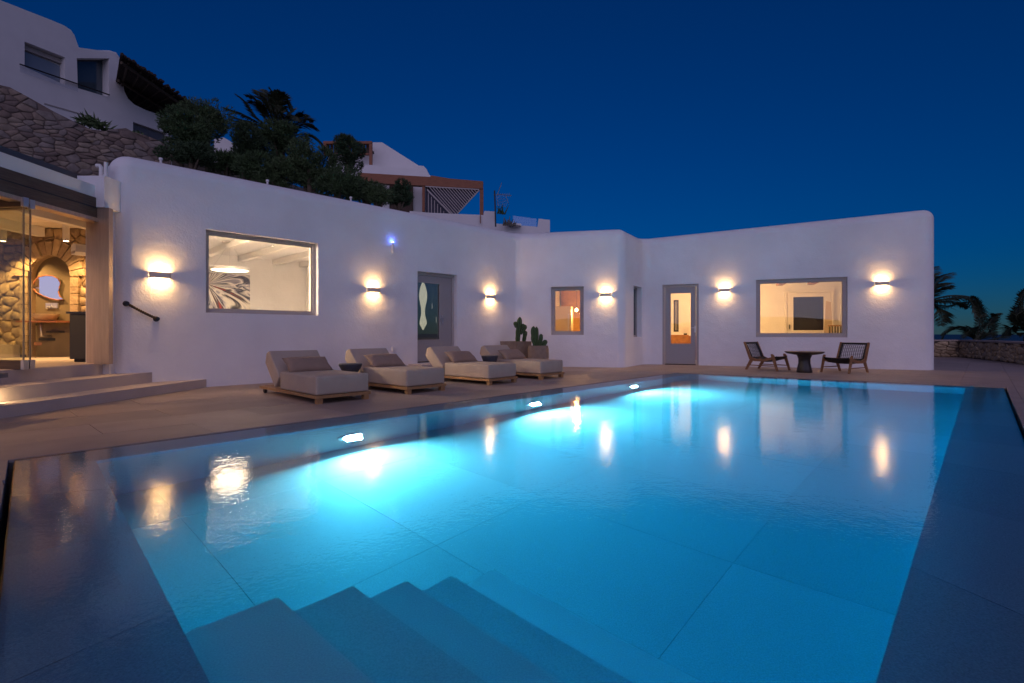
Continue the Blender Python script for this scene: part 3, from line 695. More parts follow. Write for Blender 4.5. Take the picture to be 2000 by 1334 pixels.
lk = bx('door_lock', DARKM, -6.235, -6.2, 7.64, 7.658, 1.42, 1.52, pav); bx('key_plate', ALU, -6.232, -6.205, 7.632, 7.64, 1.44, 1.5, pav)
# back wall of stone with an arched niche
YB = 9.7; TB = Matrix.Translation((0, YB, 0)); nx0, nx1 = at(62, 600, YB).x, at(143, 600, YB).x; ncx = (nx0 + nx1) / 2; nr = (nx1 - nx0) / 2; nzt = EYE + .150 * YB; ncz = nzt - nr
bm = bmesh.new()
box(bm, -12.5, nx0, YB, YB + .3, .4, 2.95); box(bm, nx1, -6.2, YB, YB + .3, .4, 2.95)
arc = [(ncx - nr * cos(pi * i / 16), ncz + nr * sin(pi * i / 16)) for i in range(17)]
prism(bm, [(x, YB, z) for x, z in [(nx0, 2.95)] + [(arc[0][0], arc[0][1])] + arc[1:-1] + [(arc[-1][0], arc[-1][1]), (nx1, 2.95)]], (0, .3, 0))
fin(bm, 'back_wall', mat('warm_mortar', (.34, .25, .15), .95, bump=.7, bs=18, bd=.02), pav)
OLIVE = mat('olive_plaster', (.15, .115, .065), .8, vs=3, var=.08)
bx('niche_back', OLIVE, nx0 - .02, nx1 + .02, YB + .085, YB + .14, .4, 2.9, pav)
def archcut(cell, p):
    for z_ in (0,):
        if p.y < ncz:
            R2 = nr + .16
            if abs(p.x - ncx) < R2: return []
            s = 1 if p.x > ncx else -1; cell = clip(cell, Vector((ncx + s * R2, 0)), Vector((s, 0)))
            if len(cell) < 3: return []
        d = p - Vector((ncx, ncz)); 
        if p.y >= ncz:
            if d.length < nr + .30: return []
            dn = d.normalized(); cell = clip(cell, Vector((ncx, ncz)) + dn * (nr + .30), dn)
    return cell
stones('s', TB, [(-10.6, .46), (-6.6, .46), (-6.6, 2.9), (-10.6, 2.9)], .23, WARMST, pav, depth=.065, extra=archcut, seed=3, an=1, drop=.1, squash=.62, gap=.004)
for i in range(13):                                # voussoirs round the arch
    a0, a1 = pi * i / 13 + .02, pi * (i + 1) / 13 - .02; r0_, r1_ = nr + .005, nr + .28 + random.uniform(-.05, .05)
    bm = bmesh.new(); prism(bm, [(ncx + r * cos(a), YB - .06 - random.uniform(0, .03), ncz + r * sin(a)) for r, a in ((r0_, a0), (r1_, a0), (r1_, a1), (r0_, a1))], (0, .12, 0)); bev(bm, .012, 2); fin(bm, 'arch_stone', WARMST[i % 3], pav, smooth=40)
z = .46
while z < ncz:
    h_ = random.uniform(.12, .22)
    for s in (-1, 1):
        xa, xb = sorted((ncx + s * (nr + .005), ncx + s * (nr + .155))); bx('jamb_stone', WARMST[random.randrange(3)], xa, xb, YB - .08, YB + .05, z + .006, min(z + h_, ncz) - .006, pav, r=.014, seg=2)
    z += h_
bx('stone_plinth', STEP, -12, -8.9 - .3, YB - .75, YB - .12, .46, .70, pav, r=.04)
WPL = mat('white_board', (.70, .64, .55), .6, bump=.5, bs=8, bd=.01, stretch=(1, 12, 1))
for i in range(34): bx('ceiling_board', WPL, -12.4, -6.36, 3.3 + i * .19, 3.3 + i * .19 + .18, 2.895 + random.uniform(0, .004), 2.918, pav)
for k, (x0_, sk) in enumerate(((-7.45, .0), (-8.9, 0), (-10.3, 0))):
    bx('ceiling_beam', WHITE, x0_, x0_ + .14, 3.3, YB - .1, 2.72, 2.893, pav, r=.01, seg=1)
for k, px in enumerate((6, 129)):
    p = at(px, 455 if px < 50 else 467, YB - .55); r = empty('ceiling_spotlight', (p.x, p.y, 2.72), label=('white cylinder spotlight washing the stone wall behind the folded glass', 'white cylinder spotlight right of the arch in the pavilion')[k], cat='spotlight', group='spotlights in the pavilion')
    bm = bmesh.new(); lathe(bm, [(.045, -.16), (.05, -.155), (.05, .17)], 16); fin(bm, 'body', WHITE, r, smooth=40)
    bm = bmesh.new(); lathe(bm, [(.036, -.165), (.038, -.161)], 16); fin(bm, 'lens', emit('spot_lens%d' % k, (1, .7, .4), 14), r)
    spot('lamp', 'SPOT', 190 if k == 0 else 130, (1, .56, .20), r, Matrix.Translation((0, 0, -.18)) @ Matrix.Rotation(radians(14), 4, 'X'), size=.03, ang=110, blend=.6)
# lamp added out of sight past the left edge, for warm spill onto the deck
r = empty('ceiling_spotlight', (-8.6, 6.3, 2.72), label='unseen added spotlight over the middle of the pavilion floor', cat='spotlight', group='spotlights in the pavilion')
bm = bmesh.new(); lathe(bm, [(.045, -.16), (.05, -.155), (.05, .17)], 16); fin(bm, 'body', WHITE, r, smooth=40)
spot('lamp', 'SPOT', 330, (1, .54, .20), r, Matrix.Translation((0, 0, -.18)), size=.06, ang=165, blend=.5)
# folded glass leaves
for k, (x, y, rz) in enumerate(((-6.13, 6.42, 173), (-6.16, 6.54, 171))):
    g = empty('folding_glass_door', (x, y, .46), radians(rz), label=('nearer frameless glass door leaf folded open with bronze rails', 'glass door leaf folded open just behind the nearest one')[k], cat='glass door', group='folding glass leaves')
    bx('top_rail', BRONZE_D, 0, .85, -.025, .025, 2.04, 2.155, g, r=.004, seg=1); bx('bottom_rail', BRONZE_D, 0, .85, -.025, .025, .0, .11, g, r=.004, seg=1)
    bx('hinge_block', ALU, -.045, -.001, -.03, .03, 2.04, 2.155, g); bx('hinge_foot', ALU, -.045, -.001, -.03, .03, .0, .115, g)
    bx('pane', glass_mat('door_glass%d' % k, (.93, .95, .90)), .0, .85, -.005, .005, .111, 2.039, g)
    bx('edge_seal', mat('seal%d' % k, (.30, .24, .14), .3), -.012, -.001, -.008, .008, .116, 2.039, g)
# vanity with mirror in the niche
r = empty('organic_mirror', (0, YB + .06, 0), label='drop shaped mirror with thin dark rim inside the arched niche', cat='mirror')
mp = [(64, 562), (68, 550), (76, 541), (90, 538), (104, 539), (114, 544), (119, 552), (117, 561), (115, 570), (118, 579), (125, 585), (112, 586), (98, 583), (85, 578), (72, 571)]
MP = [at(x, y, YB + .05) for x, y in mp]; c = sum(MP, Vector()) / len(MP)
bm = bmesh.new(); prism(bm, [(p.x, -.02, p.z) for p in MP], (0, .03, 0)); fin(bm, 'glass', mat('mirror_glass', (.8, .8, .8), .02, metal=1), r)
bm = bmesh.new(); tube(bm, [(p.x, -.02, p.z) for p in MP + [MP[0]]], .012, 6); fin(bm, 'rim', REDWOOD, r, smooth=True)
r = empty('wall_tap', (0, YB + .084, 0), label='chrome wall tap with two square plates above the basin', cat='tap')
for px in (97, 109): p = at(px, 597, YB + .08); bx('plate', ALU, p.x - .055, p.x + .055, -.03, 0, p.z - .05, p.z + .05, r, r=.008)
p = at(103, 600, YB + .08); bm = bmesh.new(); tube(bm, [(p.x, 0, p.z), (p.x, -.12, p.z), (p.x, -.13, p.z - .04)], .014, 8); fin(bm, 'spout', ALU, r, smooth=True)
zs = EYE + (HZ - 627) / 1000 * YB
r = empty('vanity_shelf', (0, YB, 0), label='dark reddish wood shelf under the round basin', cat='shelf'); bx('board', REDWOOD, nx0 + .02, nx1 - .02, -.34, .083, zs - .03, zs, r, r=.005, seg=1)
p = at(101, 650, YB + .1); bm = bmesh.new(); tube(bm, [(p.x, -.12, zs - .03), (p.x, -.12, zs - .28), (p.x, .08, zs - .28)], .02, 8); fin(bm, 'drain_pipe', ALU, r, smooth=True)
p = at(101, 620, YB); bm = bmesh.new(); lathe(bm, [(.10, 0), (.15, .02), (.20, .10), (.205, .13), (.19, .13), (.14, .04), (.02, .03)], 28, Matrix.Translation((p.x, YB - .13, zs + .001)))
fin(bm, 'round_basin', mat('basin_stone', (.38, .30, .18), .6), None, smooth=50, label='round stone basin standing on the niche shelf', cat='basin')
# black cabinet
p = G(136, 703, .46); r = empty('black_cabinet', (0, 0, .461), label='tall black fronted cabinet beside the pavilion doorway', cat='cabinet')
bx('body', mat('black_cab', (.012, .013, .016), .5), at(136, 0, 8.0).x, at(172, 0, 8.0).x + .1, 8.0 - .0, 8.85, .05, .755, r, r=.006, seg=1)
xa = at(136, 0, 8.0).x
for i in range(4): bx('slat_front', mat('cab_slat%d' % i, (.02, .018, .018), .5), xa - .02, xa - .003, 8.03 + i * .2, 8.21 + i * .2, .08, .73, r)
bx('top', mat('cab_top', (.02, .02, .022), .3), xa - .03, at(172, 0, 8).x + .1, 7.97, 8.87, .757, .79, r, r=.004, seg=1)
bx('plinth', BLACK, xa + .03, xa + .9 * .3, 8.05, 8.8, 0, .049, r)
# rowing machine
rm = empty('rowing_machine', G(75, 698, .46) + Vector((0, .3, 0)), radians(20), label='wooden rowing machine with black seat in front of the niche', cat='rowing machine')
bx('rail', TEAK_B, -.42, .42, -.05, .05, .22, .28, rm, r=.01); bx('foot_bar', DARKM, -.40, -.34, -.22, .22, .0, .05, rm); bx('foot_bar', DARKM, .34, .40, -.22, .22, .0, .05, rm)
bx('leg', TEAK_B, -.39, -.35, -.04, .04, .05, .22, rm); bx('leg', TEAK_B, .35, .39, -.04, .04, .05, .22, rm)
bx('seat', BLACK, -.16, .16, -.14, .14, .31, .36, rm, r=.02, seg=3); bx('console', BLACK, -.26, .22, -.02, .02, .60, .64, rm); bx('upright', TEAK_B, -.14, .12, -.03, .03, .36, .58, rm, r=.01)
bm = bmesh.new(); lathe(bm, [(.20, -.05), (.22, -.03), (.22, .03), (.20, .05)], 28, Matrix.Translation((-.27, .06, .36)) @ Matrix.Rotation(pi/2, 4, 'X')); fin(bm, 'water_tank', mat('tank', (.12, .08, .05), .2), rm, smooth=40)
bx('handle_bar', BLACK, -.02, .28, -.2, -.16, .46, .49, rm, r=.01)
# air conditioner / fan hood near the jamb
p = at(158, 492, 8.6); r = empty('wall_heater', p, radians(-38), label='white curved wall unit hanging beside the pavilion spotlight', cat='air conditioner')
bm = bmesh.new(); prism(bm, [(-.16, -.1, .02), (-.13, -.1, .10), (0, -.1, .13), (.14, -.1, .10), (.16, -.1, -.02), (.04, -.1, -.06), (-.12, -.1, -.05)], (0, .5, 0)); bev(bm, .015, 2); fin(bm, 'casing', WHITE, r, smooth=40)
bx('grille', GREYP, -.1, .1, -.108, -.101, -.035, .0, r)
# steps down from the pavilion
st = empty('steps', kind='structure')
sp = [(-5.17, 8.675, -5.56, 4.6, 0, .135), (-5.70, 8.36, -5.82, 4.6, .1, .295), (-6.20, 8.0, -6.22, 4.6, .25, .455)]
for i, (xa, ya, xb, yb, z0, z1) in enumerate(sp):
    bm = bmesh.new(); prism(bm, [(xb, yb, -.02), (xa, ya + .05, -.02), (xa - .35, ya + .1, -.02), (-7, 7.4, -.02), (-7, yb, -.02)], (0, 0, z1 + .02)); bev(bm, .022, 3); fin(bm, 'step', STEP, st, smooth=35)
p = G(293, 757); r = empty('step_drain', (-5.755, 7.93, .215), label='small black round outlet in the riser of the middle step', cat='outlet')
bm = bmesh.new(); lathe(bm, [(.026, -.01), (.03, 0), (.03, .02), (.02, .025)], 16, Matrix.Rotation(pi/2, 4, 'Y')); fin(bm, 'ring', BLACK, r, smooth=40)
# rough stone end pier beside the steps, with a small step lamp facing along the tread
pr = empty('stone_pier', (-5.95, 5.2, 0), label='low rough stone pier end at the left beside the steps', cat='pier')
bx('core', MORTAR, -.28, .36, -.5, .36, -.02, .42, pr)
stones('s', Matrix.Rotation(pi/2, 4, 'Z') @ Matrix.Translation((0, -.36, 0)), [(-.5, 0), (.36, 0), (.36, .45), (-.5, .45)], .24, RUBBLE, pr, depth=.05, seed=8)
stones('s', Matrix.Translation((0, -.5, 0)), [(-.28, 0), (.36, 0), (.36, .45), (-.28, .45)], .24, RUBBLE, pr, depth=.05, seed=9)
bx('cap', RUBBLE[3], -.3, .42, -.55, .42, .43, .48, pr, r=.02)
r = empty('step_light', (-5.74, 5.58, .215), label='small recessed warm light washing the lower step tread by the stone pier', cat='step light')
bx('fitting', WHITE, -.04, .04, -.012, .0, -.03, .03, r); bx('lens', emit('step_lens', (1, .72, .4), 6), -.03, .03, .001, .004, -.02, .02, r)
spot('lamp', 'AREA', 1.3, (1, .66, .34), r, Matrix.Translation((0.02, .02, 0)) @ Matrix.Rotation(radians(78), 4, 'X'), size=.05, spread=120)

# ---------------------------------------------------------------- loungers
def cushion(name, m, x0, x1, y0, y1, z0, z1, parent, r=.04, M=None, puff=.0):
    bm = bmesh.new(); vs = box(bm, x0, x1, y0, y1, z0, z1)
    bmesh.ops.bevel(bm, geom=list(bm.edges), offset=r, segments=4, profile=.6, affect='EDGES')
    if M is not None: bmesh.ops.transform(bm, matrix=M, verts=bm.verts)
    return fin(bm, name, m, parent, smooth=50)
def make_lounger():                                 # x across, y from the foot end back to the head
    r = empty('sun_lounger')
    bm = bmesh.new()
    for a in ((-.41, .41, 0, .045), (-.41, .41, 1.855, 1.9), (-.41, -.365, .045, 1.855), (.365, .41, .045, 1.855)): box(bm, a[0], a[1], a[2], a[3], .07, .108)
    fin(bm, 'platform_frame', TEAK, r)
    for i in range(13): bx('slat', TEAK, -.364, .364, .07 + i * .138, .17 + i * .138, .085, .104, r)
    for sx in (-.385, .31): bx('leg', TEAK, sx, sx + .075, .01, .085, 0, .069, r, r=.006, seg=1)
    for sx in (-.36, .36):
        bm = bmesh.new(); lathe(bm, [(.03, -.02), (.036, -.015), (.036, .015), (.03, .02)], 14, Matrix.Translation((sx, 1.80, .036)) @ Matrix.Rotation(pi/2, 4, 'Y')); fin(bm, 'wheel', DARKM, r, smooth=40)
    cushion('seat_cushion', FABRIC, -.395, .395, .02, 1.17, .11, .36, r, .035)
    Mb = Matrix.Translation((0, 1.185, .13)) @ Matrix.Rotation(radians(47), 4, 'X')
    bm = bmesh.new(); prism(bm, [(-.395, .0, 0), (-.395, .0, .235), (-.395, .53, .235), (-.395, .575, .14), (-.395, .50, .0)], (.79, 0, 0))
    bmesh.ops.bevel(bm, geom=list(bm.edges), offset=.025, segments=3, profile=.6, affect='EDGES'); bmesh.ops.transform(bm, matrix=Matrix.Translation((0, 1.36, .115)) @ Matrix.Rotation(radians(44), 4, 'X'), verts=bm.verts)
    fin(bm, 'back_cushion', FABRIC, r, smooth=50)
    bm = bmesh.new(); n, m_ = 16, 10; g = {}
    for sg in (1, -1):
        for i in range(n + 1):
            for j in range(m_ + 1):
                x, y = -1 + 2 * i / n, -1 + 2 * j / m_
                if sg == -1 and (i in (0, n) or j in (0, m_)): g[sg, i, j] = g[1, i, j]; continue
                t = (max(0, (1 - x**4)) * max(0, (1 - y**2))) ** .5
                pin = 1 - .05 * (1 - abs(x)) * abs(y) - .0
                g[sg, i, j] = bm.verts.new((x * .345 * (1 - .05 * (1 - abs(y))), y * .165 * pin, sg * t * .07 + .006 * noise.noise(Vector((x * 3, y * 3, sg)))))
        for i in range(n):
            for j in range(m_):
                f = (g[sg, i, j], g[sg, i+1, j], g[sg, i+1, j+1], g[sg, i, j+1]); bm.faces.new(f if sg > 0 else f[::-1])
    bmesh.ops.transform(bm, matrix=Matrix.Translation((.0, 1.09, .455)) @ Matrix.Rotation(radians(36), 4, 'X'), verts=bm.verts)
    fin(bm, 'pillow', PILLOW, r, smooth=True)
    return r
LG = [((622.8, 789.4), (-.72, .69), 'sun lounger nearest the pavilion steps, whole wooden platform and wheel visible'),
      ((798, 770.2), (-.76, .65), 'second sun lounger from the steps, under the wall socket and behind a dark stool'),
      ((957.2, 752.5), (-.765, .645), 'third sun lounger from the steps, in front of the grey glazed door'),
      ((1058, 741.4), (-.75, .66), 'sun lounger farthest from the steps, beside the cactus pots')]
lp = make_lounger()
for i, (px, d, lab) in enumerate(LG):
    o = lp if i == 0 else copy_tree(lp)
    c = G(*px); dv = Vector(d).normalized(); wv = Vector((dv.y, -dv.x)); loc = v2(c) + wv * .345 - dv * .02
    o.location = (loc.x, loc.y, 0); o.rotation_euler = (0, 0, atan2(dv.y, dv.x) - pi / 2); o.scale = (.96, 1.0, 1)
    tag(o, lab, 'sun lounger', 'beige sun loungers beside the pool')
for i, (x, y, rr, hh, lab) in enumerate(((-2.60, 8.24, .18, .425, 'dark waisted stone stool between the first and second lounger'), (-.46, 10.62, .175, .45, 'dark round stone stool between the third and fourth lounger'))):
    t = empty('stone_stool', (x, y, 0), label=lab, cat='stool', group='stools between the loungers'); k = rr / .18
    bm = bmesh.new(); lathe(bm, [(.14 * k, 0), (.15 * k, .01), (.135 * k, .1), (.10 * k, .20), (.11 * k, .28), (.15 * k, .34)], 32); fin(bm, 'pedestal', CONC_D, t, smooth=50)
    bm = bmesh.new(); lathe(bm, [(.15 * k, .341), (.18 * k, hh - .03), (.182 * k, hh - .008), (.175 * k, hh), (.02, hh)], 32); fin(bm, 'top', CONC_D, t, smooth=40)

# ---------------------------------------------------------------- cactus pots
def cactus(bm, base, pts, r, ribs=6):
    pts = [Vector(p) + Vector(base) for p in pts]
    fine = []
    for i in range(len(pts) - 1):
        for k in range(5): fine.append(pts[i].lerp(pts[i+1], k / 5))
    fine.append(pts[-1]); n = ribs * 4; rings = []
    for i, p in enumerate(fine):
        t = (fine[min(i+1, len(fine)-1)] - fine[max(i-1, 0)]).normalized(); a = t.cross(Vector((0, 1, .1))).normalized(); b = t.cross(a); u = i / (len(fine) - 1)
        rr = r * (1 - max(0, (u - .85) / .15) ** 2 * .85) * (.8 + .2 * min(1, u * 4)) * (1 + .06 * sin(i * 1.3))
        rings.append([bm.verts.new(p + (a * cos(2*pi*k/n) + b * sin(2*pi*k/n)) * rr * (1 + .22 * cos(2*pi*k/4))) for k in range(n)])
    for a, b in zip(rings, rings[1:]):
        for i in range(n): bm.faces.new((a[i], a[(i+1) % n], b[(i+1) % n], b[i]))
    bm.faces.new(rings[0][::-1]); bm.faces.new(rings[-1])
pot = empty('square_planter', (.10, 13.30, 0), A.rot, label='tall square stone planter in the inner corner of the house', cat='planter')
bm = bmesh.new(); a_ = .24; b_ = .29
vv = [bm.verts.new((sx * w_, sy * w_, z)) for z, w_ in ((0, a_), (.70, b_), (.70, b_ - .035), (.64, b_ - .04)) for sx, sy in ((-1, -1), (1, -1), (1, 1), (-1, 1))]
for k in range(3):
    for i in range(4): bm.faces.new((vv[k*4+i], vv[k*4+(i+1) % 4], vv[k*4+4+(i+1) % 4], vv[k*4+4+i]))
bm.faces.new(vv[:4][::-1]); bm.faces.new(vv[12:]); bev(bm, .01, 2); fin(bm, 'pot', CONC, pot, smooth=40)
bx('soil', SOIL, -.24, .24, -.24, .24, .60, .66, pot)
def px_off(px, py, y, base): p = at(px, py, y); return (p.x - base[0], 0, p.z - base[2])
cb_ = (at(1011, 665, 13.3).x, 13.3, .64); ca = empty('branched_cactus', cb_, label='tall green cactus with side arms in the square planter', cat='cactus')
for nm, P_, r_ in (('stem', [(1011, 667), (1012, 650), (1014, 635), (1015.5, 619)], .055), ('arm', [(1013, 640), (1009, 637), (1007, 633), (1007.5, 628)], .045), ('arm', [(1014, 643), (1019, 641), (1022, 637), (1021, 632)], .035), ('arm', [(1016, 652), (1021, 647), (1025.5, 640), (1025, 634)], .04), ('side_stem', [(1023, 667), (1025, 655), (1027, 646)], .045)):
    bm = bmesh.new(); cactus(bm, (0, 0, 0), [px_off(a, b, 13.3, cb_) for a, b in P_], r_); fin(bm, nm, CACT, ca, smooth=60)
pot = empty('round_planter', (.66, 12.85, 0), label='rounded rough stone planter next to the square one', cat='planter')
bm = bmesh.new(); lathe(bm, [(.20, 0), (.24, .02), (.265, .2), (.262, .5), (.245, .6), (.21, .60), (.205, .54)], 32); fin(bm, 'pot', CONC, pot, smooth=50)
bm = bmesh.new(); lathe(bm, [(.1, .53), (.21, .55)], 24); fin(bm, 'soil', SOIL, pot)
cb_ = (at(1050, 675, 12.85).x, 12.85, .54); ca = empty('clustered_cactus', cb_, label='low cluster of green cactus stems in the round planter', cat='cactus')
for nm, P_, r_ in (('stem', [(1046, 676), (1042, 664), (1041.5, 650), (1042, 637)], .05), ('stem', [(1048, 676), (1047.5, 660), (1048, 638)], .045), ('stem', [(1054, 676), (1056, 664), (1057, 652)], .042), ('arm', [(1058, 675), (1063, 671), (1067, 664)], .05), ('arm', [(1050, 674), (1053, 668), (1055, 664)], .04)):
    bm = bmesh.new(); cactus(bm, (0, 0, 0), [px_off(a, b, 12.85, cb_) for a, b in P_], r_); fin(bm, nm, CACT, ca, smooth=60)

# ---------------------------------------------------------------- two rope chairs and the table
def make_chair():                                  # x across (left/right), -y is the way it faces, origin on the ground under the middle
    r = empty('rope_chair')
    for sx in (-1, 1):
        x = sx * .29
        def plank(pts, nm, t=.028):
            bm = bmesh.new(); prism(bm, [(x - t/2, y, z) for y, z in pts], (t, 0, 0)); bev(bm, .005, 1); return fin(bm, nm, TEAK_B, r, smooth=35)
        plank([(-.36, 0), (-.315, 0), (-.215, .34), (-.20, .43), (-.235, .44), (-.27, .40), (-.285, .33)], 'front_leg')
        plank([(.33, 0), (.375, 0), (.27, .27), (.22, .30), (.20, .24)], 'rear_leg')
        plank([(-.268, .335), (-.23, .365), (-.05, .30), (.17, .295), (.27, .34), (.42, .74), (.385, .75), (.245, .40), (.155, .345), (-.04, .345), (-.225, .40), (-.275, .385)], 'side_frame', .034) if False else plank([(-.27, .30), (-.05, .235), (.16, .235), (.275, .28), (.41, .735), (.375, .75), (.235, .345), (.13, .30), (-.04, .30), (-.25, .37)], 'side_frame', .034)
        plank([(-.31, .115), (.335, .115), (.335, .14), (-.305, .14)], 'side_stretcher', .02)
    for y, z in ((.395, .725), (.26, .33), (-.25, .355)):
        bm = bmesh.new(); tube(bm, [(-.29, y, z), (.29, y, z)], .016, 8); fin(bm, 'cross_rail', TEAK_B, r, smooth=True)
    # sling seat
    bm = bmesh.new(); n = 14; m_ = 8; top_ = []; bot = []
    for i in range(n + 1):
        t = i / n; y = -.30 + .54 * t; z = .385 - .115 * sin(pi * min(1, t * 1.02)) - .03 * t
        top_.append([bm.verts.new((-.262 + .524 * j / m_, y, z - .02 * (1 - (2 * j / m_ - 1) ** 2))) for j in range(m_ + 1)])
        bot.append([bm.verts.new((-.262 + .524 * j / m_, y, z - .022 - .02 * (1 - (2 * j / m_ - 1) ** 2))) for j in range(m_ + 1)])
    for i in range(n):
        for j in range(m_): bm.faces.new((top_[i][j], top_[i][j+1], top_[i+1][j+1], top_[i+1][j])); bm.faces.new((bot[i+1][j], bot[i+1][j+1], bot[i][j+1], bot[i][j]))
        for j in (0, m_): bm.faces.new((top_[i][j], top_[i+1][j], bot[i+1][j], bot[i][j]))
    for i in (0, n):
        for j in range(m_): bm.faces.new((top_[i][j], top_[i][j+1], bot[i][j+1], bot[i][j]))
    fin(bm, 'woven_seat', BLACK, r, smooth=60)
    def bp(x, t): return Vector((x, .245 + .15 * t - .025 * sin(pi * t) * (1 - (x / .28) ** 2), .335 + .39 * t))
    for a, b in (((-.255, 0), (-.255, 1)), ((.255, 0), (.255, 1)), ((-.265, .97), (.265, .97))):
        bm = bmesh.new(); tube(bm, [bp(a[0] + (b[0] - a[0]) * k / 6, a[1] + (b[1] - a[1]) * k / 6) for k in range(7)], .026, 8); fin(bm, 'back_binding', BLACK, r, smooth=True)
    for i in range(11):
        x = -.21 + .042 * i; bm = bmesh.new(); tube(bm, [bp(x, k / 6) for k in range(7)], .0055, 5); fin(bm, 'back_cord', BLACK, r)
    for i in range(9):
        t = .09 + i * .092; bm = bmesh.new(); tube(bm, [bp(-.24 + .08 * k, t) for k in range(7)], .0055, 5); fin(bm, 'back_cord', BLACK, r)
    return r
c1 = make_chair(); c2 = copy_tree(c1)
def setch(c, centre, face, lab):
    f = Vector(face).normalized(); c.location = (*centre, 0); c.rotation_euler = (0, 0, atan2(f.y, f.x) + pi / 2); c.scale = (1.06, 1.12, .93); tag(c, lab, 'lounge chair', 'rope lounge chairs by the far wall')
def mid(*P): return sum((v2(G(*p)) for p in P), Vector((0, 0))) / len(P)
setch(c1, mid((1457.6, 720.8), (1491, 724), (1508.8, 720.8), (1544, 724)), (.60, -.80), 'black rope chair with wooden legs standing left of the round table')
setch(c2, mid((1600, 726.4), (1643, 724.8), (1654.4, 729.6), (1699, 728)), (-.88, -.48), 'black rope chair with wooden legs standing right of the round table')
t = empty('round_table', G(1571, 727.5), label='dark round pedestal table between the two rope chairs', cat='table')
TBL = mat('dark_timber', (.022, .016, .014), .35, vs=8, var=.5, bump=.3, bs=18, bd=.01)
bm = bmesh.new(); lathe(bm, [(.16, 0), (.165, .01), (.15, .1), (.125, .22), (.125, .32), (.16, .41)], 32); fin(bm, 'pedestal', TBL, t, smooth=50)
bm = bmesh.new(); lathe(bm, [(.2, .411), (.36, .44), (.41, .475), (.412, .485), (.40, .488), (.05, .478)], 40); fin(bm, 'table_top', mat('table_top_wood', (.045, .026, .018), .35, vs=6, var=.3), t, smooth=40)

# ---------------------------------------------------------------- pool lamps under water
LENS = emit('pool_lamp_lens', (.85, .95, 1), 60)
wall_n = (inner[2] - inner[3]).normalized(); wn = Vector((wall_n.y, -wall_n.x))   # from the lounger-side wall into the water
if wn.dot(sum(inner, Vector((0, 0))) / 4 - inner[2]) < 0: wn = -wn
for i, (u, zz) in enumerate(((2.74, -.66), (5.62, -.62), (8.45, -.55))):
    ip = inner[3] + wall_n * ((UV(u, 4.76) - inner[3]).dot(wall_n))
    r = empty('underwater_lamp', (ip.x, ip.y, zz), atan2(wn.y, wn.x) + pi / 2, label=('brightest round pool light under water, nearest the loungers and steps', 'pool light under water in the middle of the long side', 'pool light under water nearest the far corner of the pool')[i], cat='pool light', group='underwater pool lights')
    R = Matrix.Rotation(pi / 2, 4, 'X')
    bm = bmesh.new(); lathe(bm, [(.14, 0), (.145, .02), (.12, .035), (.11, .03)], 28, R); fin(bm, 'rim', ALU, r, smooth=40)
    bm = bmesh.new(); lathe(bm, [(.108, .028), (.09, .036), (.02, .042)], 28, R); fin(bm, 'lens', LENS, r, smooth=True)
    spot('lamp', 'AREA', (290, 470, 620)[i], (.95, .97, 1.0), r, Matrix.Translation((0, -.06, 0)) @ Matrix.Rotation(-radians(100), 4, 'X'), size=.18, spread=170)

# ---------------------------------------------------------------- dry stone wall and palms at the right
rw = empty('boundary_wall', (16, 18, 0), label='low curved stone wall with pale coping at the right edge of the terrace', cat='stone wall'); rw.location = (0, 0, 0)
WP = [(14.5, 20.4), (17.0, 19.45), (16.2, 17.6), (14.6, 14.4), (13.6, 11.5), (13.2, 8)]
for i, (a, b) in enumerate(zip(WP, WP[1:])):
    La = Line(a, b); 
    if La.n.dot(-La.p) < 0: La = Line(b, a)
    bx('core', MORTAR, -.0, La.L + .12, 0.03 + i * .002, .38, -.3, .598 - i * .001, rw, La.M()); bx('coping', STONE_DECK[2], -.06, La.L + .12, -.04, .42, (.60 + i * .0015), .655 + i * .0015, rw, La.M(), r=.008, seg=1)
    if i < 4: stones('s', La.M(), [(0, 0), (La.L, 0), (La.L, .6), (0, .6)], .25, WARMST + [mat('lamplit_stone%d' % i, (.36, .28, .19), .9, vs=6, var=.2)], rw, depth=.04, seed=20 + i, gap=.004)  # stone colours warmed to stand in for lamplight on this wall
def frond(path, width, seed, n=58, droop=.35):
    rnd = random.Random(seed); bm = bmesh.new(); path = [Vector(p) for p in path]
    def cr(t):
        k = t * (len(path) - 1); i = min(int(k), len(path) - 2); f = k - i
        p0, p1, p2, p3 = path[max(i-1, 0)], path[i], path[i+1], path[min(i+2, len(path)-1)]
        return .5 * ((2*p1) + (p2-p0) * f + (2*p0 - 5*p1 + 4*p2 - p3) * f*f + (3*p1 - p0 - 3*p2 + p3) * f**3)
    tube(bm, [cr(i / 12) for i in range(13)], width * .05, 5, width * .012)
    for i in range(n):
        t = .12 + .88 * i / n; p = cr(t); d = (cr(min(1, t + .02)) - cr(max(0, t - .02))).normalized(); side = d.cross(Vector((0, 0, 1)))
        side = side.normalized() if side.length > .05 else Vector((1, 0, 0)); up = side.cross(d)
        for s in (-1, 1):
            L_ = width * (sin(pi * min(1, .25 + t * .72)) * .9 + .1) * rnd.uniform(.8, 1.1)
            e = p + side * s * L_ * .62 + d * L_ * .62 + up * L_ * .10 - Vector((0, 0, L_ * droop * rnd.uniform(.5, 1.3))); m_ = p.lerp(e, .45) + up * L_ * .06; ww = d * width * .04
            a = [bm.verts.new(q) for q in (p - ww * .5, p + ww * .5, m_ + ww, e, m_ - ww)]; bm.faces.new(a)
    return bm
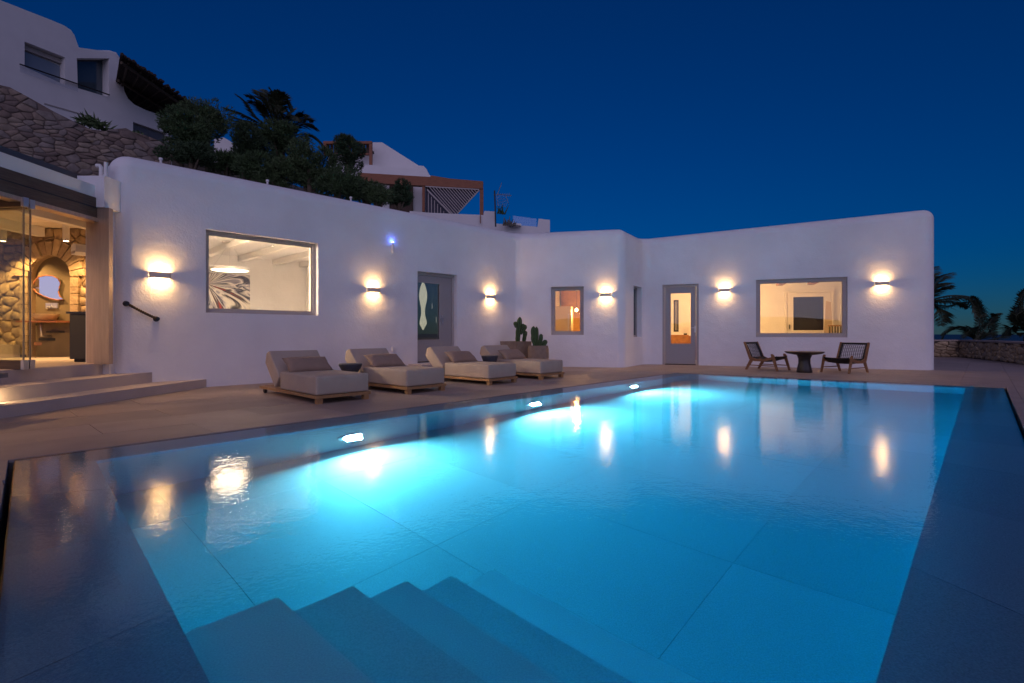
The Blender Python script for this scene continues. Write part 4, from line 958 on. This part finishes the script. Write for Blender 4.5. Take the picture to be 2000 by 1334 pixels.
def palm(name, base, fronds, label, trunk_h, width, depth_y, trunk_r=.22, z_off=0):
    r = empty(name, (base.x, base.y, base.z - trunk_h), label=label, cat='palm tree')
    bm = bmesh.new(); tube(bm, [(0, 0, -.5), (0, 0, trunk_h * .5), (.05, 0, trunk_h)], lambda t: trunk_r * (1.15 - .3 * t), 12); fin(bm, 'trunk', BARK, r, smooth=True)
    for i, F in enumerate(fronds):
        dy = F[0]; P_ = []
        for k, (x, y) in enumerate(F[1:]):
            q = at(x, y, depth_y + dy * k / (len(F) - 2)); P_.append((q.x - base.x, q.y - base.y, q.z - base.z + trunk_h))
        bm = frond([(0, 0, trunk_h)] + P_, width, i + 31 * len(name)); fin(bm, 'frond', PALM, r)
    return r
y_ = 24.0
palm('palm_tree', at(1806, 590, y_), [(1, (1835, 545), (1862, 532)), (1.5, (1835, 556), (1860, 553)), (-.5, (1830, 568), (1858, 558)), (0, (1850, 578), (1890, 580), (1912, 600), (1922, 640)), (-1, (1840, 585), (1885, 582), (1905, 605), (1918, 655)), (1, (1850, 598), (1895, 590), (1925, 620), (1945, 662)),
     (-1.5, (1832, 600), (1840, 620), (1838, 636)), (1, (1770, 560), (1745, 590)), (0, (1790, 540), (1770, 530)), (1, (1815, 540), (1830, 520)), (-1, (1760, 590), (1740, 640)), (0, (1825, 588), (1870, 590), (1890, 600))], 'palm tree bent by wind with long drooping fronds beside the end of the house', 4.4, .78, y_)
y_ = 21.5
palm('palm_tree', at(1905, 668, y_), [(0, (1890, 648), (1862, 638), (1838, 655)), (.5, (1885, 640), (1855, 645), (1836, 668)), (0, (1915, 620), (1908, 590), (1900, 578)), (0, (1925, 640), (1942, 618), (1950, 612)), (1, (1930, 650), (1950, 655)), (-.5, (1900, 640), (1880, 660)), (0, (1935, 650), (1944, 625), (1938, 612)), (0, (1950, 660), (1965, 650))], 'low palm with arching fronds just behind the stone wall', 2.2, .5, y_)
y_ = 19.5
palm('palm_tree', at(2010, 650, y_), [(0, (1998, 610), (2000, 575), (2010, 560)), (0, (1990, 630), (1985, 610), (2000, 570)), (0, (1985, 650), (1975, 640), (1968, 652)), (0, (2020, 600), (2030, 560)), (.5, (1995, 640), (1988, 620), (1990, 600)), (0, (2030, 640), (2050, 620))], 'dark spiky palm cut by the right edge above the stone wall', 2.0, .6, y_)
# ---------------------------------------------------------------- foliage
def bush(name, px, py, y, rx, rz, label, lobes=7, n=5200, trunk=True, seed=1, group=None, mi=0, cat='bush', sz=1.0, tl=1.0):
    rnd = random.Random(seed); c = at(px, py, y); rx *= 1.22 * y / 1000; rz *= 1.22 * y / 1000; th = rz + tl
    r = empty(name, (c.x, c.y, c.z - th), label=label, cat=cat, group=group); L_ = []
    for i in range(lobes):
        a = rnd.uniform(0, 2*pi); e = rnd.uniform(-.7, 1.0); q = rnd.uniform(.25, .62)
        L_.append((Vector((cos(a) * rx * q, sin(a) * rx * q * .8, th + e * rz * .55)), rnd.uniform(.38, .62)))
    L_.append((Vector((0, 0, th)), .6))
    verts = []; faces = []
    for i in range(n):
        c_, s = rnd.choice(L_); d = Vector((rnd.gauss(0, 1), rnd.gauss(0, 1), rnd.gauss(0, 1))).normalized(); rad = rnd.random() ** .28
        p = c_ + Vector((d.x * rx * s, d.y * rx * s * .9, d.z * rz * s)) * rad
        if noise.noise(p * (2.6 / max(rx, .5))) < -.22: continue
        g = (d + Vector((0, 0, .9)) + Vector((rnd.gauss(0, .4), rnd.gauss(0, .4), rnd.gauss(0, .3)))).normalized()
        for _ in range(3):
            g2 = (g + Vector((rnd.gauss(0, .45), rnd.gauss(0, .45), rnd.gauss(0, .4)))).normalized(); l_ = rnd.uniform(.05, .13) * sz; sd = g2.cross(Vector((rnd.gauss(0, 1), rnd.gauss(0, 1), .2))).normalized() * .013 * sz
            k = len(verts); verts += [p - sd, p + sd, p + g2 * l_]; faces.append((k, k+1, k+2))
    me = D.meshes.new('crown'); me.from_pydata(verts, [], faces); me.materials.append(LEAF[mi]); link('crown', me, r)
    if trunk:
        bm = bmesh.new(); tube(bm, [(0, 0, -.6), (.03, 0, th * .5), (0, .02, th)], lambda t: .09 * (1.2 - .6 * t), 8)
        for i in range(4):
            q = L_[i][0]; tube(bm, [(0, 0, th * .45), (q.x * .5, q.y * .5, (th * .5 + q.z) / 2), q], lambda t: .045 * (1.1 - .8 * t), 6)
        fin(bm, 'trunk', BARK, r, smooth=True)
    return r
GB = 'dark bushes on the slope above the house'
for i, (px, py, y, rx, rz, n, lab) in enumerate((
    (352, 262, 16.0, 52, 52, 9500, 'widest dark bushy tree just right of the stone wall, with a forked trunk'),
    (405, 240, 17.5, 50, 40, 6500, 'dark tree rising behind the widest one, against the reed pergola'),
    (487, 288, 16.5, 40, 52, 7500, 'upright dark bush left below the palm fan'),
    (553, 290, 17.5, 50, 48, 7500, 'dense dark bush directly below the palm fan'),
    (603, 330, 15.0, 48, 46, 7500, 'rounded bush in front of the palm, left of the timber balcony'),
    (678, 303, 19.0, 34, 32, 5500, 'round topped small tree in front of the timber balcony'),
    (655, 362, 14.5, 52, 26, 5500, 'low spreading bush along the parapet below the round topped tree'),
    (715, 368, 15.5, 42, 26, 4500, 'low bush reaching over the parapet below the timber beam'),
    (779, 379, 16.5, 24, 24, 3600, 'small round bush in front of the brown door, last along the parapet'),
    (440, 318, 15.5, 40, 22, 3500, 'low scrub between the widest tree and the upright bush'),
    (545, 345, 15.0, 50, 26, 4500, 'low dark shrub hugging the parapet below the palm'),
    (372, 305, 14.5, 46, 22, 4500, 'low shrub filling the space under the widest dark tree'),
    (490, 330, 14.8, 36, 24, 4000, 'small shrub at the foot of the upright dark bush'),
    (738, 385, 14.5, 26, 14, 2200, 'lowest shrub tuft left of the small round bush by the brown door'))):
    bush('bushy_tree', px, py, y, rx, rz, lab, seed=40 + i, n=n, mi=i % 3, group=GB, tl=.9 if i != 5 else 1.2, cat='tree' if i < 6 else 'bush')
y_ = 21.0
palm('palm_tree', at(545, 268, y_), [(0, (500, 228), (480, 200), (462, 185)), (0, (515, 225), (500, 195), (480, 186)), (.5, (522, 220), (508, 185), (500, 176)), (.5, (528, 215), (518, 185), (516, 175)), (0, (535, 210), (533, 185), (528, 174)), (-.5, (545, 215), (548, 190), (540, 176)), (-.5, (550, 215), (552, 190), (546, 180)),
     (0, (565, 232), (566, 210), (563, 196)), (0, (575, 232), (590, 222), (592, 228)), (.5, (585, 238), (600, 232), (612, 236)), (0, (585, 245), (605, 243), (614, 247)), (0, (505, 240), (470, 222), (436, 210)), (.5, (510, 246), (475, 235), (440, 222)), (-.5, (500, 250), (465, 240), (448, 250)), (0, (600, 262), (622, 275), (632, 292)), (-.5, (540, 220), (537, 195), (533, 180)), (0, (530, 222), (522, 200), (512, 188)), (-1, (555, 232), (572, 225), (580, 236)), (-.8, (525, 230), (505, 205), (488, 196))],
     'tall wind blown palm fan rising behind the bushes', 3.2, .62, y_)
for i, (px, py) in enumerate(((170, 232), (193, 242), (268, 262))):
    rnd = random.Random(i); c = at(px, py + 6, 17.5 + i); r = empty('wall_plant', c, label=('spiky green plant on top of the upper stone wall, left one', 'spiky green plant on the stone wall, right of its twin', 'small plant by the grey panel above the stone wall')[i], cat='plant')
    verts = []; faces = []
    for k in range(90):
        d = Vector((rnd.gauss(0, 1), rnd.gauss(0, 1), abs(rnd.gauss(.5, .6)))).normalized(); p = Vector((rnd.gauss(0, .14), rnd.gauss(0, .1), rnd.uniform(-.1, .1))); s = d.cross(Vector((0, 1, .3))).normalized() * .03; l_ = rnd.uniform(.15, .38) * (.7 if i == 2 else 1); q = len(verts)
        verts += [p - s * .5, p + s * .5, p + d * l_ * .5 + s, p + d * l_, p + d * l_ * .5 - s]; faces.append((q, q+1, q+2, q+3, q+4))
    me = D.meshes.new('leaves'); me.from_pydata(verts, [], faces); me.materials.append(LEAF[1]); link('leaves', me, r)

# ---------------------------------------------------------------- upper stone wall and villa on the hill
uw = empty('retaining_wall', label='tall rough stone retaining wall climbing at the upper left', cat='stone wall')
UA, UB = at(-60, 500, 12.5), at(345, 500, 15.5); UL = Line((UA.x, UA.y), (UB.x, UB.y))
prof = [(-55, 150), (5, 167), (19, 170), (60, 192), (104, 217), (142, 236), (176, 252), (205, 256), (220, 252), (246, 250), (261, 258), (283, 264), (315, 277), (335, 292)]
out = [(UL.s_at(x), UL.z_at(x, y)) for x, y in prof]; ol = [(out[0][0], 2.6)] + out + [(out[-1][0], 2.6)]; ol = ol[::-1]
bm = bmesh.new(); prism(bm, [UL.M() @ Vector((x, .008, z)) for x, z in ol], UL.M().to_3x3() @ Vector((0, .6, 0))); fin(bm, 'core', RUBBLE[2], uw)
print('wall stones', stones('s', UL.M(), ol, .27, RUBBLE, uw, depth=.032, seed=5, gap=.003, squash=.52, drop=.3))
villa = empty('hilltop_villa', label='white rounded villa with large dark window at the top left on the hill', cat='villa')
VY = 28.0; c = at(150, 100, VY); vd = Vector((.345, .939)); VL = Line((c.x - vd.x * 12, c.y - vd.y * 12), (c.x + vd.x * 14, c.y + vd.y * 14))
def vp(x, y): return (VL.s_at(x), VL.z_at(x, y))
def vrect(x0, y0, x1, y1): return [vp(x0, y0), vp(x1, y0), vp(x1, y1), vp(x0, y1)]
olv = [vp(-80, -30), vp(0, 0), vp(100, 39), vp(126, 50), vp(140, 58), vp(148, 70), vp(150.5, 95), vp(160, 97), vp(215, 98), vp(228, 102), vp(235, 112), vp(238, 145), vp(240, 178), vp(248, 194), vp(262, 207), vp(285, 215), vp(330, 230), vp(337, 233), vp(337, 420), vp(-80, 420)]
M = VL.M(); bm = bmesh.new(); prism(bm, [M @ Vector((x, 0, z)) for x, z in olv], M.to_3x3() @ Vector((0, 1.2, 0)))
ed = [e for e in bm.edges if all((M.inverted() @ v.co).y < .01 for v in e.verts)]; bmesh.ops.bevel(bm, geom=ed, offset=.09, segments=3, profile=.5, affect='EDGES')
bmesh.ops.triangulate(bm, faces=[f for f in bm.faces if len(f.verts) > 4]); vw = fin(bm, 'wall', PLASTER_F, villa, smooth=30)
cb = bmesh.new()
def opening(pts, d): prism(cb, [M @ Vector((x, -.5, z)) for x, z in pts], M.to_3x3() @ Vector((0, .5 + d, 0)))
opening([vp(48, 81), vp(127, 112), vp(127, 166), vp(48, 130)], .5)
opening([vp(150, 113.5), vp(213, 114), vp(213, 184), vp(209, 189), vp(152, 172)], .9)
opening([vp(260, 238), vp(326, 261), vp(326, 299), vp(260, 268)], .3)
cut(vw, cb); vw.data.set_sharp_from_angle(angle=radians(30))
DKGL = mat('villa_glass', (.05, .075, .095), .06, spec=.9); PALE_B = mat('pale_blind', (.17, .22, .28), .35, spec=.8)
def panel(nm, m, pts, d0, d1): 
    bm = bmesh.new(); prism(bm, [M @ Vector((x, d0, z)) for x, z in pts], M.to_3x3() @ Vector((0, d1 - d0, 0))); return fin(bm, nm, m, villa)
panel('window_pane', PALE_B, [vp(49, 94), vp(126, 126), vp(126, 165), vp(49, 129)], .40, .44)
panel('roller_box', GREYP, [vp(48, 82), vp(127, 114), vp(127, 122), vp(48, 92)], .30, .36)
panel('window_pane', DKGL, [vp(152, 115), vp(212, 115), vp(212, 187), vp(152, 171)], .55, .6)
panel('inner_column', PLASTER_F, [vp(166, 116), vp(175, 116), vp(175, 178), vp(166, 176)], .61, .75)
panel('grey_panel', mat('grey_panel', (.10, .11, .13), .5), [vp(261, 240), vp(325, 262), vp(325, 298), vp(261, 267)], .2, .26)
panel('drip_groove', GREYP, [vp(86, 201), vp(190, 231), vp(190, 233), vp(86, 203.5)], -.03, .02)
bm = bmesh.new(); a, b = vp(36, 126), vp(211, 186); tube(bm, [M @ Vector((a[0], -.12, a[1])), M @ Vector((b[0], -.12, b[1]))], .035, 6); fin(bm, 'handrail', DARKM, villa)
panel('balcony_glass', GLASS, [vp(36, 128), vp(150, 167), vp(150, 180), vp(36, 141)], -.12, -.11)
bm = bmesh.new(); prism(bm, [M @ Vector((x, 1.3, z)) for x, z in (vp(140, 60), vp(190, 100), vp(190, 140), vp(130, 140))], M.to_3x3() @ Vector((0, 2, 0))); fin(bm, 'rear_block', PLASTER_F, villa)
# reed pergola beside it: a level roof seen from below
pg = empty('reed_pergola', label='dark pergola roofed with ragged reeds beside the hilltop villa', cat='pergola')
HP = 15.6
def hp(px, py, dz=0): y = (HP - EYE) / (HZ - py) * 1000; return Vector(((px - 1000) / 1000 * y, y, HP + dz))
e0, e1, f0, f1 = hp(238, 110), hp(386, 216), hp(225, 185), hp(296, 226)
for i in range(60):
    t = i / 59; a = e0.lerp(e1, t); b = f0.lerp(f1, t); a = a + (a - b).normalized() * random.uniform(-.05, .45)
    bm = bmesh.new(); tube(bm, [a + Vector((0, 0, random.uniform(0, .06))), b], .09, 5); fin(bm, 'reed_bundle', REED, pg)
for t in (.06, .5, .93):
    a = e0.lerp(f0, t) - Vector((0, 0, .2)); b = e1.lerp(f1, t) - Vector((0, 0, .2)); bm = bmesh.new(); tube(bm, [a, b], .08, 6); fin(bm, 'beam', BARK, pg)
for i in range(7):
    t = (i + .5) / 7; a = e0.lerp(e1, t) - Vector((0, 0, .1)); b = f0.lerp(f1, t) - Vector((0, 0, .1)); bm = bmesh.new(); tube(bm, [a, b], .05, 6); fin(bm, 'rafter', BARK, pg)
for q in (e1, f1): bm = bmesh.new(); tube(bm, [q - Vector((.3, .3, .2)), q - Vector((.3, .3, 6))], .09, 8); fin(bm, 'post', BARK, pg)

# ---------------------------------------------------------------- white houses in the middle
def poly_px(bm, pts, y, depth): return prism(bm, [at(a, b, y) for a, b in pts], (0, depth, 0))
def part(nm, m, pts, y, depth, parent, r=0, **k):
    bm = bmesh.new(); poly_px(bm, pts, y, depth)
    if r: bev(bm, r, 3)
    return fin(bm, nm, m, parent, smooth=35 if r else False, **k)
def R4(a, b, c, d): return [(a, d), (c, d), (c, b), (a, b)]
h1 = empty('upper_white_house', label='white house with sloping parapet and red timber balcony above the bushes', cat='house')
part('wall', PLASTER_F, [(640, 300), (726, 300), (726, 278), (746, 278), (822, 326), (822, 350), (640, 350)], 38, 6, h1, .08)
part('wall', PLASTER_F, [(700, 322), (725, 322), (760, 327), (795, 329), (812, 328), (818, 323.5), (827, 324), (833, 330), (836, 338), (845, 348), (845, 372), (700, 372)], 36, 1.5, h1, .12)
for a in (R4(631, 275.5, 726, 280.5), R4(632, 281, 637, 303), R4(721, 281, 726, 322)): part('timber', REDWOOD, a, 37, .25, h1)
part('timber', REDWOOD, R4(640, 299, 720, 302), 37, .2, h1)
for i in range(12): x = 638 + i * 7; part('slat', mat('dark_slat%d' % i, (.09, .04, .025), .7), R4(x, 281, x + 5.6, 299), 37.4, .05, h1)
part('lamp_bracket', DARKM, R4(727, 295, 729.5, 299), 37.5, .2, h1)
h2 = empty('white_house_with_pergola', label='white house with long reddish timber pergola and slanted louvres', cat='house')
part('wall', PLASTER_F, [(740, 440), (826, 440), (826, 352), (740, 346)], 31.5, 4, h2)
part('brown_door', mat('brown_door', (.07, .035, .02), .6), R4(760, 362, 806, 420), 31.3, .15, h2)
part('door_frame', PLASTER_F, R4(752, 358, 760, 420), 31.2, .2, h2)
part('beam', REDWOOD, [(698, 350), (750, 358.5), (943, 368.5), (943.5, 354), (840, 345.5), (698, 337)], 30, .35, h2)
part('rear_beam', REDWOOD, [(835, 352), (905, 357), (905, 353), (842, 342.5)], 33, .3, h2)
part('post', REDWOOD, R4(824.5, 361.5, 829.5, 413), 30.05, .15, h2); part('post', REDWOOD, R4(937, 368.5, 944, 422), 30.05, .2, h2)
part('top_rail', SLATM, [(831, 365), (936, 371), (936, 369), (831, 363)], 30.0, .1, h2)
part('louvre_edge', SLATM, [(892, 417.5), (894, 417.5), (936.5, 372), (934, 371.5)], 29.95, .08, h2)
for i in range(15):
    t = i / 15; xa = 838 + t * 94; ya = 365.5 + t * 6; # slats falling to the right until they meet the slanting edge
    # edge line from (935,372) to (893,417.5)
    dx, dy = .92, 1.05; k = ((935 - xa) * (417.5 - 372) - (893 - 935) * (372 - ya) * -1) ; 
    A1 = 45.5; B1 = 42.0; den = dx * A1 + dy * B1; k = ((935 - xa) * A1 + (372 - ya) * B1) / den
    xb, yb = xa + dx * k, ya + dy * k
    part('louvre', SLATM, [(xa, ya), (xb, yb), (xb + 1.6, yb - .4), (xa + 1.9, ya)], 30.0, .06, h2)
for i in range(6):
    x = 836 + i * 6; y0_ = 377 + i * 7; part('baluster', SLATM, R4(x, y0_, x + 1.3, 417), 30.0, .06, h2)
part('baluster_rail', SLATM, [(834, 372), (878, 417), (882, 417), (834, 368)], 29.9, .08, h2)
part('shade_screen', mat('grey_screen', (.08, .08, .12), .7), [(831, 365), (935, 371.5), (893, 417), (831, 417)], 30.3, .04, h2)
h3 = empty('terrace_parapet', label='low white terrace block with glass balustrade behind the roof line', cat='terrace')
part('wall', PLASTER_F, [(800, 520), (1074, 520), (1074, 429.5), (1052, 427), (1050, 443), (968, 436.5), (966, 413), (946, 412), (944, 420), (840, 415.5), (800, 412)], 27, .4, h3, .03)
part('glass_panel', GLASS, [(1002, 441), (1048, 444), (1048, 427), (1002, 421)], 27.1, .03, h3)
part('grey_frame', GREYP, [(1025, 465), (1045, 467), (1045, 465.5), (1025, 463.5)], 26.95, .03, h3)
part('ledge', WHITE, [(990, 437), (1018, 440.5), (1018, 437), (990, 434.5)], 26.6, .35, h3)
part('conduit', REDWOOD, R4(937.5, 420, 939, 436), 26.9, .05, h3)
for i, (px, py, r_) in enumerate(((978, 404, 1), (990, 426, .8), (1000, 428, .6))):
    rnd = random.Random(90 + i); c = at(px, py + 8, 26.5); r = empty('terrace_plant', c, label=('upright dark cactus plant behind the aerial on the white terrace', 'spiky pale leaved plant on the white terrace ledge', 'smallest spiky plant on the white terrace ledge by the glass')[i], cat='plant')
    for k in range(12):
        d = Vector((rnd.gauss(0, .35), rnd.gauss(0, .3), 1)).normalized(); b_ = Vector((rnd.uniform(-.2, .2), rnd.uniform(-.1, .1), -.15)); bm = bmesh.new(); tube(bm, [b_, b_ + d * rnd.uniform(.3, .62) * r_], lambda t: .045 * (1 - .8 * t), 5); fin(bm, 'stem', CACT if i == 0 else mat('pale_agave%d%d' % (i, k), (.16, .15, .12), .7), r)
an = empty('tv_aerial', at(968, 443, 26), label='tangled television aerial on a thin dark mast above the roof', cat='aerial')
def tb(nm, pts, r_, m=DARKM):
    bm = bmesh.new(); tube(bm, [at(x, y, 26) - an.location for x, y in pts], r_, 5); fin(bm, nm, m, an)
tb('mast', [(968, 443), (967, 400), (966, 372)], .04); tb('boom', [(964, 381), (978, 380), (999, 382)], .02, ALU); tb('boom', [(971, 382), (975, 370), (980, 357)], .018, ALU)
for i in range(8): x = 972 + i * 3.4; tb('rod', [(x - 1, 377), (x + 1, 385)], .009, ALU)
for i in range(6): y = 386 + i * 3; tb('reflector_rod', [(971 - i * .3, y), (993 - i, y + 3)], .008, ALU)
tb('reflector_frame', [(988, 383), (994, 399)], .012, ALU); tb('reflector_frame', [(970, 384), (973, 402)], .012, ALU)
# white glimpses of garden walls between the bushes, little wall lights on the parapet
g = empty('garden_wall', label='white garden wall glimpsed between the dark bushes', cat='garden wall')
part('wall', PLASTER_F, [(418, 318), (476, 326), (474, 300), (450, 276), (436, 268), (418, 272)], 22, .4, g)
for i, (px, py, lab) in enumerate(((327, 305, 'little white vent pipe on the parapet beside the stone wall'), (540.5, 346, 'little white vent pipe on the parapet below the palm'), (706, 379, 'little white vent pipe on the parapet below the timber beam'))):
    s = A.s_at(px); p = A.P(s, -.45, 3.69); bm = bmesh.new(); lathe(bm, [(.018, -.01), (.018, .12), (.03, .13), (.03, .16), (.01, .17)], 10, Matrix.Translation(p)); fin(bm, 'vent_pipe', WHITE, None, smooth=40, label=lab, cat='vent pipe')
